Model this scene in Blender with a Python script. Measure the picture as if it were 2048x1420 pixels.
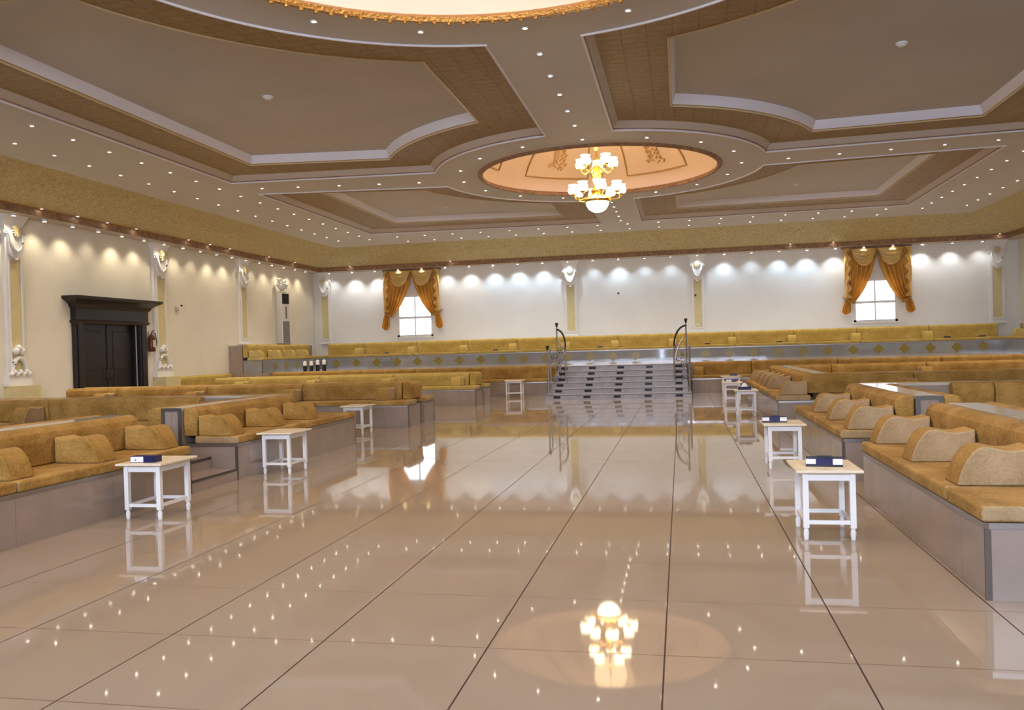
import bpy, bmesh, math, random
from mathutils import Vector, Matrix
from mathutils.geometry import tessellate_polygon
random.seed(7)
for o in list(bpy.data.objects):
    bpy.data.objects.remove(o, do_unlink=True)
scene = bpy.context.scene
C = scene.collection
PI = math.pi

# ------------------------------------------------------------------ camera
F_PX, YAW, PITCH, ROLL, EYE = 1680.94, -0.198523, 0.0069525, -0.0287031, 1.5
cy, sy, cp, sp = math.cos(YAW), math.sin(YAW), math.cos(PITCH), math.sin(PITCH)
fw = Vector((sy * cp, cy * cp, -sp)); r0 = Vector((cy, -sy, 0)); u0 = r0.cross(fw)
rt = r0 * math.cos(ROLL) + u0 * math.sin(ROLL)
up = -r0 * math.sin(ROLL) + u0 * math.cos(ROLL)
cam_d = bpy.data.cameras.new('camera'); cam = bpy.data.objects.new('camera', cam_d); C.objects.link(cam)
cam.matrix_world = Matrix(((rt.x, up.x, -fw.x, 0), (rt.y, up.y, -fw.y, 0), (rt.z, up.z, -fw.z, EYE), (0, 0, 0, 1)))
cam_d.sensor_fit = 'HORIZONTAL'; cam_d.sensor_width = 36.0; cam_d.lens = F_PX / 2048 * 36.0
cam_d.clip_start = 0.05; cam_d.clip_end = 300
scene.camera = cam

# ------------------------------------------------------------------ view, world, daylight
scene.view_settings.view_transform = 'Standard'
scene.view_settings.look = 'None'
scene.view_settings.exposure = 0.58
scene.view_settings.gamma = 1.0
scene.view_settings.use_curve_mapping = False
world = bpy.data.worlds.new('sky'); scene.world = world
world.use_nodes = True
bg = world.node_tree.nodes['Background']
bg.inputs['Color'].default_value = (0.80, 0.88, 1.0, 1); bg.inputs['Strength'].default_value = 3.0

def area(name, loc, direction, sx, sz, power, color):
    d = bpy.data.lights.new(name, 'AREA'); d.shape = 'RECTANGLE'; d.size = sx; d.size_y = sz
    d.energy = power; d.color = color
    o = bpy.data.objects.new(name, d); C.objects.link(o); o.location = loc
    o.rotation_euler = Vector(direction).to_track_quat('-Z', 'Y').to_euler()
    return o
# daylight entering by the glazed entrance behind the camera and by the two windows of the back wall
YF = -6.0
area('entrance_daylight', (-1.0, YF - 0.4, 1.7), (0, 1, 0.0), 4.0, 3.4, 260, (0.64, 0.75, 1.0))
area('added_fill_daylight', (-1.5, YF - 0.4, 4.2), (0, 1, 0.0), 16.0, 1.5, 1600, (0.64, 0.75, 1.0))  # added fill light through made-up high openings, keeps glare off the stairs

# ------------------------------------------------------------------ materials
def new_mat(name):
    m = bpy.data.materials.new(name); m.use_nodes = True
    nt = m.node_tree; b = nt.nodes['Principled BSDF']
    return m, nt, b
def plain(name, col, rough=0.5, metal=0.0, spec=0.5, noise=0.0, scale=8.0, bump=0.0, bscale=60.0, coat=0.0):
    m, nt, b = new_mat(name)
    b.inputs['Base Color'].default_value = (*col, 1); b.inputs['Roughness'].default_value = rough
    b.inputs['Metallic'].default_value = metal; b.inputs['Specular IOR Level'].default_value = spec
    if coat: b.inputs['Coat Weight'].default_value = coat
    if noise or bump:
        tc = nt.nodes.new('ShaderNodeTexCoord')
    if noise:
        n = nt.nodes.new('ShaderNodeTexNoise'); n.inputs['Scale'].default_value = scale; n.inputs['Detail'].default_value = 5
        nt.links.new(tc.outputs['Object'], n.inputs['Vector'])
        r = nt.nodes.new('ShaderNodeValToRGB')
        r.color_ramp.elements[0].position = 0.3; r.color_ramp.elements[1].position = 0.7
        r.color_ramp.elements[0].color = (*[c * (1 - noise) for c in col], 1)
        r.color_ramp.elements[1].color = (*[min(1, c * (1 + noise)) for c in col], 1)
        nt.links.new(n.outputs['Fac'], r.inputs['Fac']); nt.links.new(r.outputs['Color'], b.inputs['Base Color'])
    if bump:
        n2 = nt.nodes.new('ShaderNodeTexNoise'); n2.inputs['Scale'].default_value = bscale; n2.inputs['Detail'].default_value = 4
        nt.links.new(tc.outputs['Object'], n2.inputs['Vector'])
        bp = nt.nodes.new('ShaderNodeBump'); bp.inputs['Strength'].default_value = bump; bp.inputs['Distance'].default_value = 0.02
        nt.links.new(n2.outputs['Fac'], bp.inputs['Height']); nt.links.new(bp.outputs['Normal'], b.inputs['Normal'])
    return m
def emit(name, col, strength):
    m, nt, b = new_mat(name)
    b.inputs['Base Color'].default_value = (*col, 1)
    b.inputs['Emission Color'].default_value = (*col, 1); b.inputs['Emission Strength'].default_value = strength
    return m

M = {}
M['paint'] = plain('ceiling_paint', (0.58, 0.56, 0.53), 0.7, noise=0.03, scale=0.5)
M['paint_inner'] = plain('coffer_paint', (0.54, 0.51, 0.47), 0.7, noise=0.05, scale=0.6)
M['white_mould'] = plain('white_moulding', (0.78, 0.76, 0.80), 0.5)
M['beige_mould'] = plain('beige_moulding', (0.52, 0.44, 0.35), 0.5)
M['wall'] = plain('wall_paint', (0.78, 0.735, 0.625), 0.75, noise=0.05, scale=0.9)
M['wall_white'] = plain('white_wall_paint', (0.78, 0.77, 0.745), 0.75, noise=0.03, scale=0.9)
M['plaster'] = plain('white_plaster', (0.80, 0.78, 0.76), 0.55, bump=0.15, bscale=30)
M['panel_yellow'] = plain('pale_yellow_panel', (0.66, 0.56, 0.30), 0.6, noise=0.06, scale=6)
M['brown_fascia'] = plain('brown_fascia', (0.30, 0.17, 0.09), 0.6, noise=0.35, scale=9, bump=0.6, bscale=14)
M['chrome'] = plain('brushed_steel', (0.42, 0.40, 0.38), 0.38, metal=1.0)
M['dark_trim'] = plain('dark_steel_trim', (0.16, 0.14, 0.12), 0.42, metal=0.8)
M['white_paint'] = plain('white_gloss_paint', (0.86, 0.85, 0.84), 0.35)
M['table_top'] = plain('cream_table_top', (0.80, 0.70, 0.52), 0.35, noise=0.04, scale=20)
M['door_wood'] = plain('dark_door_wood', (0.011, 0.007, 0.008), 0.35, noise=0.3, scale=6)
M['door_frame'] = plain('dark_door_frame', (0.014, 0.010, 0.011), 0.35, noise=0.25, scale=8)
M['steel_dark'] = plain('dark_rail_steel', (0.10, 0.10, 0.11), 0.25, metal=1.0)
M['black'] = plain('black_plastic', (0.012, 0.012, 0.014), 0.4)
M['navy'] = plain('navy_card', (0.006, 0.006, 0.075), 0.35)
M['white_card'] = plain('white_card', (0.85, 0.85, 0.86), 0.5)
M['tissue'] = plain('tissue_paper', (0.9, 0.9, 0.9), 0.8)
M['ac_white'] = plain('white_appliance', (0.72, 0.70, 0.67), 0.4)
M['ac_grey'] = plain('grey_louvre', (0.17, 0.165, 0.17), 0.5)
M['ext_red'] = plain('dark_red_enamel', (0.10, 0.025, 0.012), 0.3)
M['brass'] = plain('polished_brass', (0.85, 0.55, 0.12), 0.2, metal=1.0)
M['gold_trim'] = plain('gilded_trim', (0.50, 0.27, 0.07), 0.35, metal=0.6, bump=0.8, bscale=25)
M['dome_paint'] = plain('dome_paint', (0.72, 0.57, 0.47), 0.6)
M['dome_pink'] = plain('big_dome_paint', (0.84, 0.74, 0.68), 0.6)
M['dome_relief'] = plain('dome_relief_gold', (0.62, 0.40, 0.16), 0.5)
M['dome_frame'] = plain('dome_frame', (0.42, 0.26, 0.10), 0.5)
M['pale_gilt'] = plain('pale_gilt_bead', (0.62, 0.50, 0.28), 0.35)
M['marble_cap'] = plain('pale_marble', (0.52, 0.47, 0.40), 0.12, noise=0.08, scale=4)
M['frame_white'] = plain('window_frame', (0.80, 0.80, 0.82), 0.4)
M['lamp_rim'] = plain('lamp_rim', (0.75, 0.72, 0.68), 0.4)
M['lamp'] = emit('downlight_lens', (1.0, 0.96, 0.88), 22.0)
M['globe'] = emit('lit_glass_globe', (1.0, 0.82, 0.52), 6.5)

def grooved(name, col, dark, rough, period, axis_expr):
    """pattern of vertical joints across the panel"""
    m, nt, b = new_mat(name)
    tc = nt.nodes.new('ShaderNodeTexCoord'); sx = nt.nodes.new('ShaderNodeSeparateXYZ')
    nt.links.new(tc.outputs['Object'], sx.inputs[0])
    md = nt.nodes.new('ShaderNodeMath'); md.operation = 'PINGPONG'; md.inputs[1].default_value = period / 2
    nt.links.new(sx.outputs[axis_expr], md.inputs[0])
    lt = nt.nodes.new('ShaderNodeMath'); lt.operation = 'LESS_THAN'; lt.inputs[1].default_value = 0.003
    nt.links.new(md.outputs[0], lt.inputs[0])
    n = nt.nodes.new('ShaderNodeTexNoise'); n.inputs['Scale'].default_value = 2.5; n.inputs['Detail'].default_value = 6
    nt.links.new(tc.outputs['Object'], n.inputs['Vector'])
    r = nt.nodes.new('ShaderNodeValToRGB')
    r.color_ramp.elements[0].position = 0.35; r.color_ramp.elements[1].position = 0.7
    r.color_ramp.elements[0].color = (*[c * 0.92 for c in col], 1); r.color_ramp.elements[1].color = (*[c * 1.08 for c in col], 1)
    nt.links.new(n.outputs['Fac'], r.inputs['Fac'])
    mx = nt.nodes.new('ShaderNodeMix'); mx.data_type = 'RGBA'
    nt.links.new(lt.outputs[0], mx.inputs['Factor']); nt.links.new(r.outputs['Color'], mx.inputs['A']); mx.inputs['B'].default_value = (*dark, 1)
    nt.links.new(mx.outputs['Result'], b.inputs['Base Color'])
    b.inputs['Roughness'].default_value = rough; b.inputs['Specular IOR Level'].default_value = 0.45
    return m
M['bench_tile'] = grooved('polished_greige_tile', (0.34, 0.27, 0.225), (0.22, 0.175, 0.145), 0.14, 1.2, 'X')
M['mirror_tile'] = grooved('polished_grey_tile', (0.33, 0.34, 0.36), (0.55, 0.55, 0.55), 0.05, 0.84, 'X')
M['mirror_tile'].node_tree.nodes['Principled BSDF'].inputs['Metallic'].default_value = 0.35
M['diamond'] = plain('olive_gold_inlay', (0.23, 0.175, 0.03), 0.3)
M['step_tile'] = plain('lilac_grey_step_tile', (0.36, 0.335, 0.35), 0.22, noise=0.12, scale=6)
M['inset_and_shade'] = plain('dark_inset_and_shade', (0.03, 0.028, 0.03), 0.1)  # for the insets and the painted shadow strip under each nosing

def fabric(name, c1, c2, rough=0.85):
    m, nt, b = new_mat(name)
    tc = nt.nodes.new('ShaderNodeTexCoord')
    v = nt.nodes.new('ShaderNodeTexVoronoi'); v.inputs['Scale'].default_value = 14.0
    n = nt.nodes.new('ShaderNodeTexNoise'); n.inputs['Scale'].default_value = 45.0; n.inputs['Detail'].default_value = 3
    n2 = nt.nodes.new('ShaderNodeTexNoise'); n2.inputs['Scale'].default_value = 3.0; n2.inputs['Detail'].default_value = 6
    for q in (v, n, n2): nt.links.new(tc.outputs['Object'], q.inputs['Vector'])
    a = nt.nodes.new('ShaderNodeMath'); a.operation = 'MULTIPLY_ADD'; a.inputs[1].default_value = 0.5
    nt.links.new(n.outputs['Fac'], a.inputs[0]); nt.links.new(n2.outputs['Fac'], a.inputs[2])
    r = nt.nodes.new('ShaderNodeValToRGB')
    r.color_ramp.elements[0].position = 0.52; r.color_ramp.elements[1].position = 0.95
    r.color_ramp.elements[0].color = (*c1, 1); r.color_ramp.elements[1].color = (*c2, 1)
    nt.links.new(a.outputs[0], r.inputs['Fac']); nt.links.new(r.outputs['Color'], b.inputs['Base Color'])
    ad = nt.nodes.new('ShaderNodeMath'); ad.operation = 'ADD'
    nt.links.new(v.outputs['Distance'], ad.inputs[0]); nt.links.new(n.outputs['Fac'], ad.inputs[1])
    bp = nt.nodes.new('ShaderNodeBump'); bp.inputs['Strength'].default_value = 0.6; bp.inputs['Distance'].default_value = 0.014
    nt.links.new(ad.outputs[0], bp.inputs['Height']); nt.links.new(bp.outputs['Normal'], b.inputs['Normal'])
    b.inputs['Roughness'].default_value = rough; b.inputs['Specular IOR Level'].default_value = 0.12
    b.inputs['Sheen Weight'].default_value = 0.06; b.inputs['Sheen Tint'].default_value = (1, 0.9, 0.75, 1)
    return m
M['gold_fabric'] = fabric('gold_jacquard', (0.25, 0.13, 0.022), (0.50, 0.30, 0.088))
M['pale_daylit_fabric'] = fabric('pale_daylit_jacquard', (0.34, 0.225, 0.11), (0.48, 0.34, 0.19))  # paler copy of the gold cloth with daylight put into its colour
M['straw_fabric'] = fabric('straw_gold_jacquard', (0.38, 0.255, 0.06), (0.52, 0.38, 0.115))
M['straw_pale_daylit'] = fabric('pale_daylit_straw_jacquard', (0.46, 0.35, 0.14), (0.60, 0.48, 0.22))  # same for the straw cloth, daylight in the colour
M['curtain'] = plain('gold_satin', (0.84, 0.47, 0.09), 0.35, noise=0.15, scale=5)
M['curtain_swag'] = plain('light_gold_satin', (0.86, 0.60, 0.19), 0.32, noise=0.15, scale=5)
for k_ in ('curtain', 'curtain_swag'):   # satin lets some window light through
    nt_ = M[k_].node_tree; b_ = nt_.nodes['Principled BSDF']; o_ = nt_.nodes['Material Output']
    t_ = nt_.nodes.new('ShaderNodeBsdfTranslucent'); t_.inputs['Color'].default_value = (0.80, 0.36, 0.05, 1)
    x_ = nt_.nodes.new('ShaderNodeMixShader'); x_.inputs[0].default_value = 0.22
    nt_.links.new(b_.outputs[0], x_.inputs[1]); nt_.links.new(t_.outputs[0], x_.inputs[2]); nt_.links.new(x_.outputs[0], o_.inputs['Surface'])
M['curtain_trim'] = plain('brown_fringe', (0.36, 0.18, 0.04), 0.7)

def scaled_gold(name, c1, c2, scale=16.0, cells=False):
    m, nt, b = new_mat(name)
    tc = nt.nodes.new('ShaderNodeTexCoord')
    v = nt.nodes.new('ShaderNodeTexVoronoi'); v.inputs['Scale'].default_value = scale * 0.45
    n = nt.nodes.new('ShaderNodeTexNoise'); n.inputs['Scale'].default_value = scale; n.inputs['Detail'].default_value = 6; n.inputs['Distortion'].default_value = 1.5
    for q in (v, n): nt.links.new(tc.outputs['Object'], q.inputs['Vector'])
    r = nt.nodes.new('ShaderNodeValToRGB'); r.color_ramp.elements[0].position = 0.35; r.color_ramp.elements[1].position = 0.68
    r.color_ramp.elements[0].color = (*c1, 1); r.color_ramp.elements[1].color = (*c2, 1)
    nt.links.new(n.outputs['Fac'], r.inputs['Fac']); nt.links.new(r.outputs['Color'], b.inputs['Base Color'])
    if cells:   # pressed rectangular cells
        br = nt.nodes.new('ShaderNodeTexBrick'); br.inputs['Scale'].default_value = 1.0; br.inputs['Mortar Size'].default_value = 0.012; br.inputs['Mortar Smooth'].default_value = 0.3
        br.inputs['Brick Width'].default_value = 0.36; br.inputs['Row Height'].default_value = 0.2; br.offset = 0.0
        br.inputs['Color1'].default_value = (1, 1, 1, 1); br.inputs['Color2'].default_value = (0.93, 0.93, 0.93, 1); br.inputs['Mortar'].default_value = (0.62, 0.6, 0.56, 1)
        nt.links.new(tc.outputs['Object'], br.inputs['Vector'])
        mm = nt.nodes.new('ShaderNodeMix'); mm.data_type = 'RGBA'; mm.blend_type = 'MULTIPLY'; mm.inputs['Factor'].default_value = 0.8
        nt.links.new(r.outputs['Color'], mm.inputs['A']); nt.links.new(br.outputs['Color'], mm.inputs['B']); nt.links.new(mm.outputs['Result'], b.inputs['Base Color'])
    ad = nt.nodes.new('ShaderNodeMath'); ad.operation = 'ADD'
    nt.links.new(v.outputs['Distance'], ad.inputs[0]); nt.links.new(n.outputs['Fac'], ad.inputs[1])
    bp = nt.nodes.new('ShaderNodeBump'); bp.inputs['Strength'].default_value = 0.6; bp.inputs['Distance'].default_value = 0.03
    nt.links.new(ad.outputs[0], bp.inputs['Height']); nt.links.new(bp.outputs['Normal'], b.inputs['Normal'])
    b.inputs['Roughness'].default_value = 0.5; b.inputs['Specular IOR Level'].default_value = 0.4
    return m
M['gold_panel'] = scaled_gold('embossed_gold_panel', (0.30, 0.205, 0.085), (0.42, 0.29, 0.13), 16.0, True)
M['cove'] = scaled_gold('embossed_gold_cove', (0.38, 0.30, 0.125), (0.66, 0.53, 0.255), 14)

def floor_mat():
    m, nt, b = new_mat('polished_floor_tile')
    geo = nt.nodes.new('ShaderNodeNewGeometry'); s = nt.nodes.new('ShaderNodeSeparateXYZ')
    nt.links.new(geo.outputs['Position'], s.inputs[0])
    def line(sock, origin, period, half):
        a = nt.nodes.new('ShaderNodeMath'); a.operation = 'SUBTRACT'; a.inputs[1].default_value = origin
        nt.links.new(sock, a.inputs[0])
        p = nt.nodes.new('ShaderNodeMath'); p.operation = 'PINGPONG'; p.inputs[1].default_value = period / 2
        nt.links.new(a.outputs[0], p.inputs[0])
        l = nt.nodes.new('ShaderNodeMath'); l.operation = 'LESS_THAN'; l.inputs[1].default_value = half
        nt.links.new(p.outputs[0], l.inputs[0]); return l.outputs[0]
    lx = line(s.outputs['X'], -0.9957, 0.87908, 0.0042)
    ly = line(s.outputs['Y'], 3.2334, 0.87242, 0.0028)
    n = nt.nodes.new('ShaderNodeTexNoise'); n.inputs['Scale'].default_value = 0.7; n.inputs['Detail'].default_value = 5
    nt.links.new(geo.outputs['Position'], n.inputs['Vector'])
    r = nt.nodes.new('ShaderNodeValToRGB'); r.color_ramp.elements[0].position = 0.3; r.color_ramp.elements[1].position = 0.75
    r.color_ramp.elements[0].color = (0.35, 0.278, 0.21, 1); r.color_ramp.elements[1].color = (0.385, 0.307, 0.23, 1)
    nt.links.new(n.outputs['Fac'], r.inputs['Fac'])
    m1 = nt.nodes.new('ShaderNodeMix'); m1.data_type = 'RGBA'; m1.inputs['B'].default_value = (0.10, 0.05, 0.035, 1)
    f1 = nt.nodes.new('ShaderNodeMath'); f1.operation = 'MULTIPLY'; f1.inputs[1].default_value = 0.9
    nt.links.new(ly, f1.inputs[0]); nt.links.new(f1.outputs[0], m1.inputs['Factor']); nt.links.new(r.outputs['Color'], m1.inputs['A'])
    m2 = nt.nodes.new('ShaderNodeMix'); m2.data_type = 'RGBA'; m2.inputs['B'].default_value = (0.045, 0.022, 0.018, 1)
    nt.links.new(lx, m2.inputs['Factor']); nt.links.new(m1.outputs['Result'], m2.inputs['A'])
    nt.links.new(m2.outputs['Result'], b.inputs['Base Color'])
    mxl = nt.nodes.new('ShaderNodeMath'); mxl.operation = 'MAXIMUM'; nt.links.new(lx, mxl.inputs[0]); nt.links.new(ly, mxl.inputs[1])
    rr = nt.nodes.new('ShaderNodeMath'); rr.operation = 'MULTIPLY_ADD'; rr.inputs[1].default_value = 0.5; rr.inputs[2].default_value = 0.035
    nt.links.new(mxl.outputs[0], rr.inputs[0]); nt.links.new(rr.outputs[0], b.inputs['Roughness'])
    b.inputs['IOR'].default_value = 1.44
    return m
M['floor'] = floor_mat()
def glass_mat():
    m = bpy.data.materials.new('window_glass'); m.use_nodes = True; nt = m.node_tree
    for n in list(nt.nodes): nt.nodes.remove(n)
    o = nt.nodes.new('ShaderNodeOutputMaterial'); t = nt.nodes.new('ShaderNodeBsdfTransparent'); g = nt.nodes.new('ShaderNodeBsdfGlossy')
    g.inputs['Roughness'].default_value = 0.02; mx = nt.nodes.new('ShaderNodeMixShader'); fr = nt.nodes.new('ShaderNodeFresnel')
    nt.links.new(fr.outputs[0], mx.inputs[0]); nt.links.new(t.outputs[0], mx.inputs[1]); nt.links.new(g.outputs[0], mx.inputs[2])
    nt.links.new(mx.outputs[0], o.inputs[0]); return m
M['glass'] = glass_mat()

# ------------------------------------------------------------------ mesh helpers
class MB:
    def __init__(s): s.v = []; s.f = []; s.m = []; s.mats = []
    def mi(s, m):
        if m not in s.mats: s.mats.append(m)
        return s.mats.index(m)
    def add(s, vs, fs, m):
        k = len(s.v); s.v += [tuple(v) for v in vs]; i = s.mi(m)
        for f in fs: s.f.append([a + k for a in f]); s.m.append(i)
        return s
    def box(s, x0, x1, y0, y1, z0, z1, m):
        vs = [(x0, y0, z0), (x1, y0, z0), (x1, y1, z0), (x0, y1, z0), (x0, y0, z1), (x1, y0, z1), (x1, y1, z1), (x0, y1, z1)]
        return s.add(vs, [(0, 3, 2, 1), (4, 5, 6, 7), (0, 1, 5, 4), (1, 2, 6, 5), (2, 3, 7, 6), (3, 0, 4, 7)], m)
    def prism(s, prof, a0, a1, m, axis='x'):
        """prof: list of (p,q); extruded along axis. axis x: (y,z); axis z: (x,y); axis y: (x,z)"""
        n = len(prof)
        def P(a, p): return {'x': (a, p[0], p[1]), 'z': (p[0], p[1], a), 'y': (p[0], a, p[1])}[axis]
        vs = [P(a0, p) for p in prof] + [P(a1, p) for p in prof]
        fs = [tuple(range(n - 1, -1, -1)), tuple(range(n, 2 * n))] + [(i, (i + 1) % n, n + (i + 1) % n, n + i) for i in range(n)]
        return s.add(vs, fs, m)
    def lathe(s, prof, m, n=16, c=(0, 0, 0), a0=0.0, a1=2 * PI):
        full = abs(a1 - a0 - 2 * PI) < 1e-6; k = n if full else n + 1; vs = []; fs = []
        for i in range(k):
            a = a0 + (a1 - a0) * i / n
            for r, z in prof: vs.append((c[0] + r * math.cos(a), c[1] + r * math.sin(a), c[2] + z))
        L = len(prof)
        for i in range(n):
            j = (i + 1) % k
            for q in range(L - 1): fs.append((i * L + q, j * L + q, j * L + q + 1, i * L + q + 1))
        return s.add(vs, fs, m)
    def tube(s, pts, r, m, n=8, closed=False):
        pts = [Vector(p) for p in pts]; L = len(pts); vs = []; fs = []
        for i, p in enumerate(pts):
            if closed: t = pts[(i + 1) % L] - pts[i - 1]
            else: t = pts[min(i + 1, L - 1)] - pts[max(i - 1, 0)]
            t.normalize(); a = Vector((0, 0, 1)) if abs(t.z) < 0.9 else Vector((1, 0, 0))
            b = t.cross(a).normalized(); c = t.cross(b); rr = r[i] if isinstance(r, (list, tuple)) else r
            for k in range(n):
                g = 2 * PI * k / n; vs.append(p + (b * math.cos(g) + c * math.sin(g)) * rr)
        for i in range(L if closed else L - 1):
            j = (i + 1) % L
            for k in range(n): fs.append((i * n + k, i * n + (k + 1) % n, j * n + (k + 1) % n, j * n + k))
        if not closed: fs += [tuple(range(n)), tuple(range((L - 1) * n, L * n))]
        return s.add(vs, fs, m)
    def ball(s, c, r, m, n=12, sz=1.0):
        prof = [(max(1e-4, r * math.sin(PI * i / n)), -r * sz * math.cos(PI * i / n)) for i in range(n + 1)]
        return s.lathe(prof, m, n=max(8, n + 4), c=c)
    def mesh(s, name, smooth=0.6):
        me = bpy.data.meshes.new(name); me.from_pydata(s.v, [], s.f)
        for m in s.mats: me.materials.append(m)
        me.polygons.foreach_set('material_index', s.m)
        bm = bmesh.new(); bm.from_mesh(me)
        bmesh.ops.remove_doubles(bm, verts=bm.verts, dist=1e-5)
        bmesh.ops.recalc_face_normals(bm, faces=bm.faces); bm.to_mesh(me); bm.free()
        if smooth:
            me.polygons.foreach_set('use_smooth', [True] * len(me.polygons))
            me.set_sharp_from_angle(angle=smooth)
        me.update(); return me
    def build(s, name, parent=None, loc=(0, 0, 0), rz=0.0, smooth=0.6, bevel=0.0, seg=2):
        o = bpy.data.objects.new(name, s.mesh(name, smooth)); C.objects.link(o)
        o.location = loc; o.rotation_euler = (0, 0, rz)
        if parent: o.parent = parent
        if bevel: add_bevel(o, bevel, seg)
        return o
def add_bevel(o, w, seg=2):
    b = o.modifiers.new('bevel', 'BEVEL'); b.width = w; b.segments = seg; b.limit_method = 'ANGLE'; b.angle_limit = 0.6
def link_mesh(name, me, loc, rz=0.0, parent=None):
    o = bpy.data.objects.new(name, me); C.objects.link(o); o.location = loc; o.rotation_euler = (0, 0, rz)
    if parent: o.parent = parent
    return o
def tag(o, label, cat, group=None):
    o['label'] = label; o['category'] = cat
    if group: o['group'] = group
    return o
def empty(name, loc=(0, 0, 0), rz=0.0):
    o = bpy.data.objects.new(name, None); C.objects.link(o); o.location = loc; o.rotation_euler = (0, 0, rz); o.empty_display_size = 0.1
    return o
def struct(o): o['kind'] = 'structure'; return o
def copy_tree(o, parent=None):
    c = o.copy(); C.objects.link(c)
    if parent: c.parent = parent
    for ch in list(o.children): copy_tree(ch, c)
    return c

# ------------------------------------------------------------------ room shell
XL, XR, YB = -15.2, 12.0, 33.3
ZC, ZL = 5.75, 4.93          # flat ceiling, underside of the cornice ledge
ZST = 0.93                   # stage level
struct(MB().box(XL - 0.2, XR + 0.2, YF - 0.2, YB + 0.2, -0.15, 0.0, M['floor']).build('floor', smooth=0))
def wall_with_holes(name, along, a0, a1, z0, z1, p0, p1, holes, mat):
    """wall slab between planes p0,p1, along 'x' or 'y', with rectangular holes (a,b,za,zb)"""
    mb = MB(); cuts = sorted({a0, a1, *[h[0] for h in holes], *[h[1] for h in holes]})
    for a, b in zip(cuts, cuts[1:]):
        zs = [(z0, z1)]
        for h in holes:
            if h[0] <= a + 1e-6 and h[1] >= b - 1e-6: zs = [(z0, h[2]), (h[3], z1)]
        for za, zb in zs:
            if zb - za > 1e-4:
                if along == 'x': mb.box(a, b, p0, p1, za, zb, mat)
                else: mb.box(p0, p1, a, b, za, zb, mat)
    return struct(mb.build(name, smooth=0))
WIN = [(-11.52, -9.98, 2.13, 3.86), (6.36, 7.90, 2.13, 3.74)]
wall_with_holes('wall_back', 'x', XL - 0.2, XR + 0.2, 0, 7.6, YB, YB + 0.2, WIN, M['wall_white'])
DOOR = (19.0, 21.48, 0.0, 2.5)
wall_with_holes('wall_left', 'y', YF - 0.2, YB + 0.2, 0, 7.6, XL - 0.2, XL, [DOOR], M['wall'])
wall_with_holes('wall_right', 'y', YF - 0.2, YB + 0.2, 0, 7.6, XR, XR + 0.2, [], M['wall'])
FW = [(-3.0, 1.0, 0.0, 3.3), (-9.5, -5.6, 3.55, 4.85), (-5.4, -1.6, 3.55, 4.85), (-1.4, 2.4, 3.55, 4.85), (2.6, 6.5, 3.55, 4.85)]  # entrance first, then high openings added for the fill light
wall_with_holes('wall_front', 'x', XL - 0.2, XR + 0.2, 0, 7.6, YF - 0.2, YF, FW, M['wall'])
struct(MB().box(XL - 0.2, XR + 0.2, YF - 0.2, YB + 0.2, 7.6, 7.7, M['paint']).build('ceiling_slab', smooth=0))

# coffered ceiling -------------------------------------------------
BC, BR, BO = (-1.88, 7.0), 4.5, 3.55      # big dome centre, ring radius, opening
SC, SR, SO = (-1.86, 20.55), 3.95, 2.85   # small dome
CX0, CX1, CYB, CYF = -13.45, 9.95, 31.5, YF + 1.6
def arc(c, r, a, b, n=28):
    return [(c[0] + r * math.cos(a + (b - a) * i / n), c[1] + r * math.sin(a + (b - a) * i / n)) for i in range(n + 1)]
def ang(c, p): return math.atan2(p[1] - c[1], p[0] - c[0])
def on_x(c, r, x, sgn): return (x, c[1] + sgn * math.sqrt(r * r - (x - c[0]) ** 2))
def on_y(c, r, y, sgn): return (c[0] + sgn * math.sqrt(r * r - (y - c[1]) ** 2), y)
def coffer_front(side, xin, xout, yn, yf_in, yf_out, rs, rb):
    """loop between big ring and small ring. side -1 left, +1 right"""
    a = on_x(SC, rs, xin, -1); yy = yf_in
    b = on_y(SC, rs, yy, side)
    loop = arc(SC, rs, ang(SC, a) % (2 * PI), ang(SC, b) % (2 * PI) if side < 0 else ang(SC, b) % (2 * PI), 24)
    c = on_y(BC, rb, yn, side); d = on_x(BC, rb, xin, 1)
    loop += [(xout, yf_out), (xout, yn)]
    loop += arc(BC, rb, ang(BC, c), ang(BC, d), 24)
    return loop
def coffer_back(side, xin, xout, yn_in, yn_out, yfar_in, yfar_out, rs):
    b = on_y(SC, rs, yn_in, side); a = on_x(SC, rs, xin, 1)
    loop = [(xin, yfar_in), (xout, yfar_out), (xout, yn_out)]
    a1 = ang(SC, b) % (2 * PI); a2 = ang(SC, a) % (2 * PI)
    if side > 0 and a1 > PI: a1 -= 2 * PI
    loop += arc(SC, rs, a1, a2, 24)
    return loop
def fix_front(side, *k):
    lp = coffer_front(side, *k); return lp
coffers = []
for nm, side, o_, i_ in [
    ('front_left', -1, (-2.55, -10.65, 7.75, 19.28, 18.82, SR, BR), (-3.72, -9.58, 8.8, 18.25, 17.8, SR + 1.12, BR + 1.1)),
    ('front_right', 1, (-1.21, 7.2, 7.75, 19.6, 19.30, SR, BR), (-0.06, 6.06, 8.8, 18.62, 18.4, SR + 1.12, BR + 1.1))]:
    coffers.append((nm, coffer_front(side, *o_), coffer_front(side, *i_)))
for nm, side, o_, i_ in [
    ('back_left', -1, (-2.55, -10.72, 21.0, 20.3, 29.05, 28.45, SR), (-3.75, -9.45, 22.0, 21.4, 27.95, 27.4, SR + 1.12)),
    ('back_right', 1, (-1.21, 7.25, 21.0, 20.7, 29.05, 28.9, SR), (-0.02, 6.1, 22.0, 21.75, 27.85, 27.7, SR + 1.12))]:
    coffers.append((nm, coffer_back(side, *o_), coffer_back(side, *i_)))
def poly_faces(loops, z, flip=False):
    vl = [[Vector((x, y, 0)) for x, y in lp] for lp in loops]
    tris = tessellate_polygon(vl); vs = [(v.x, v.y, z) for lp in vl for v in lp]
    return vs, [tuple(t) for t in tris]
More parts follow.
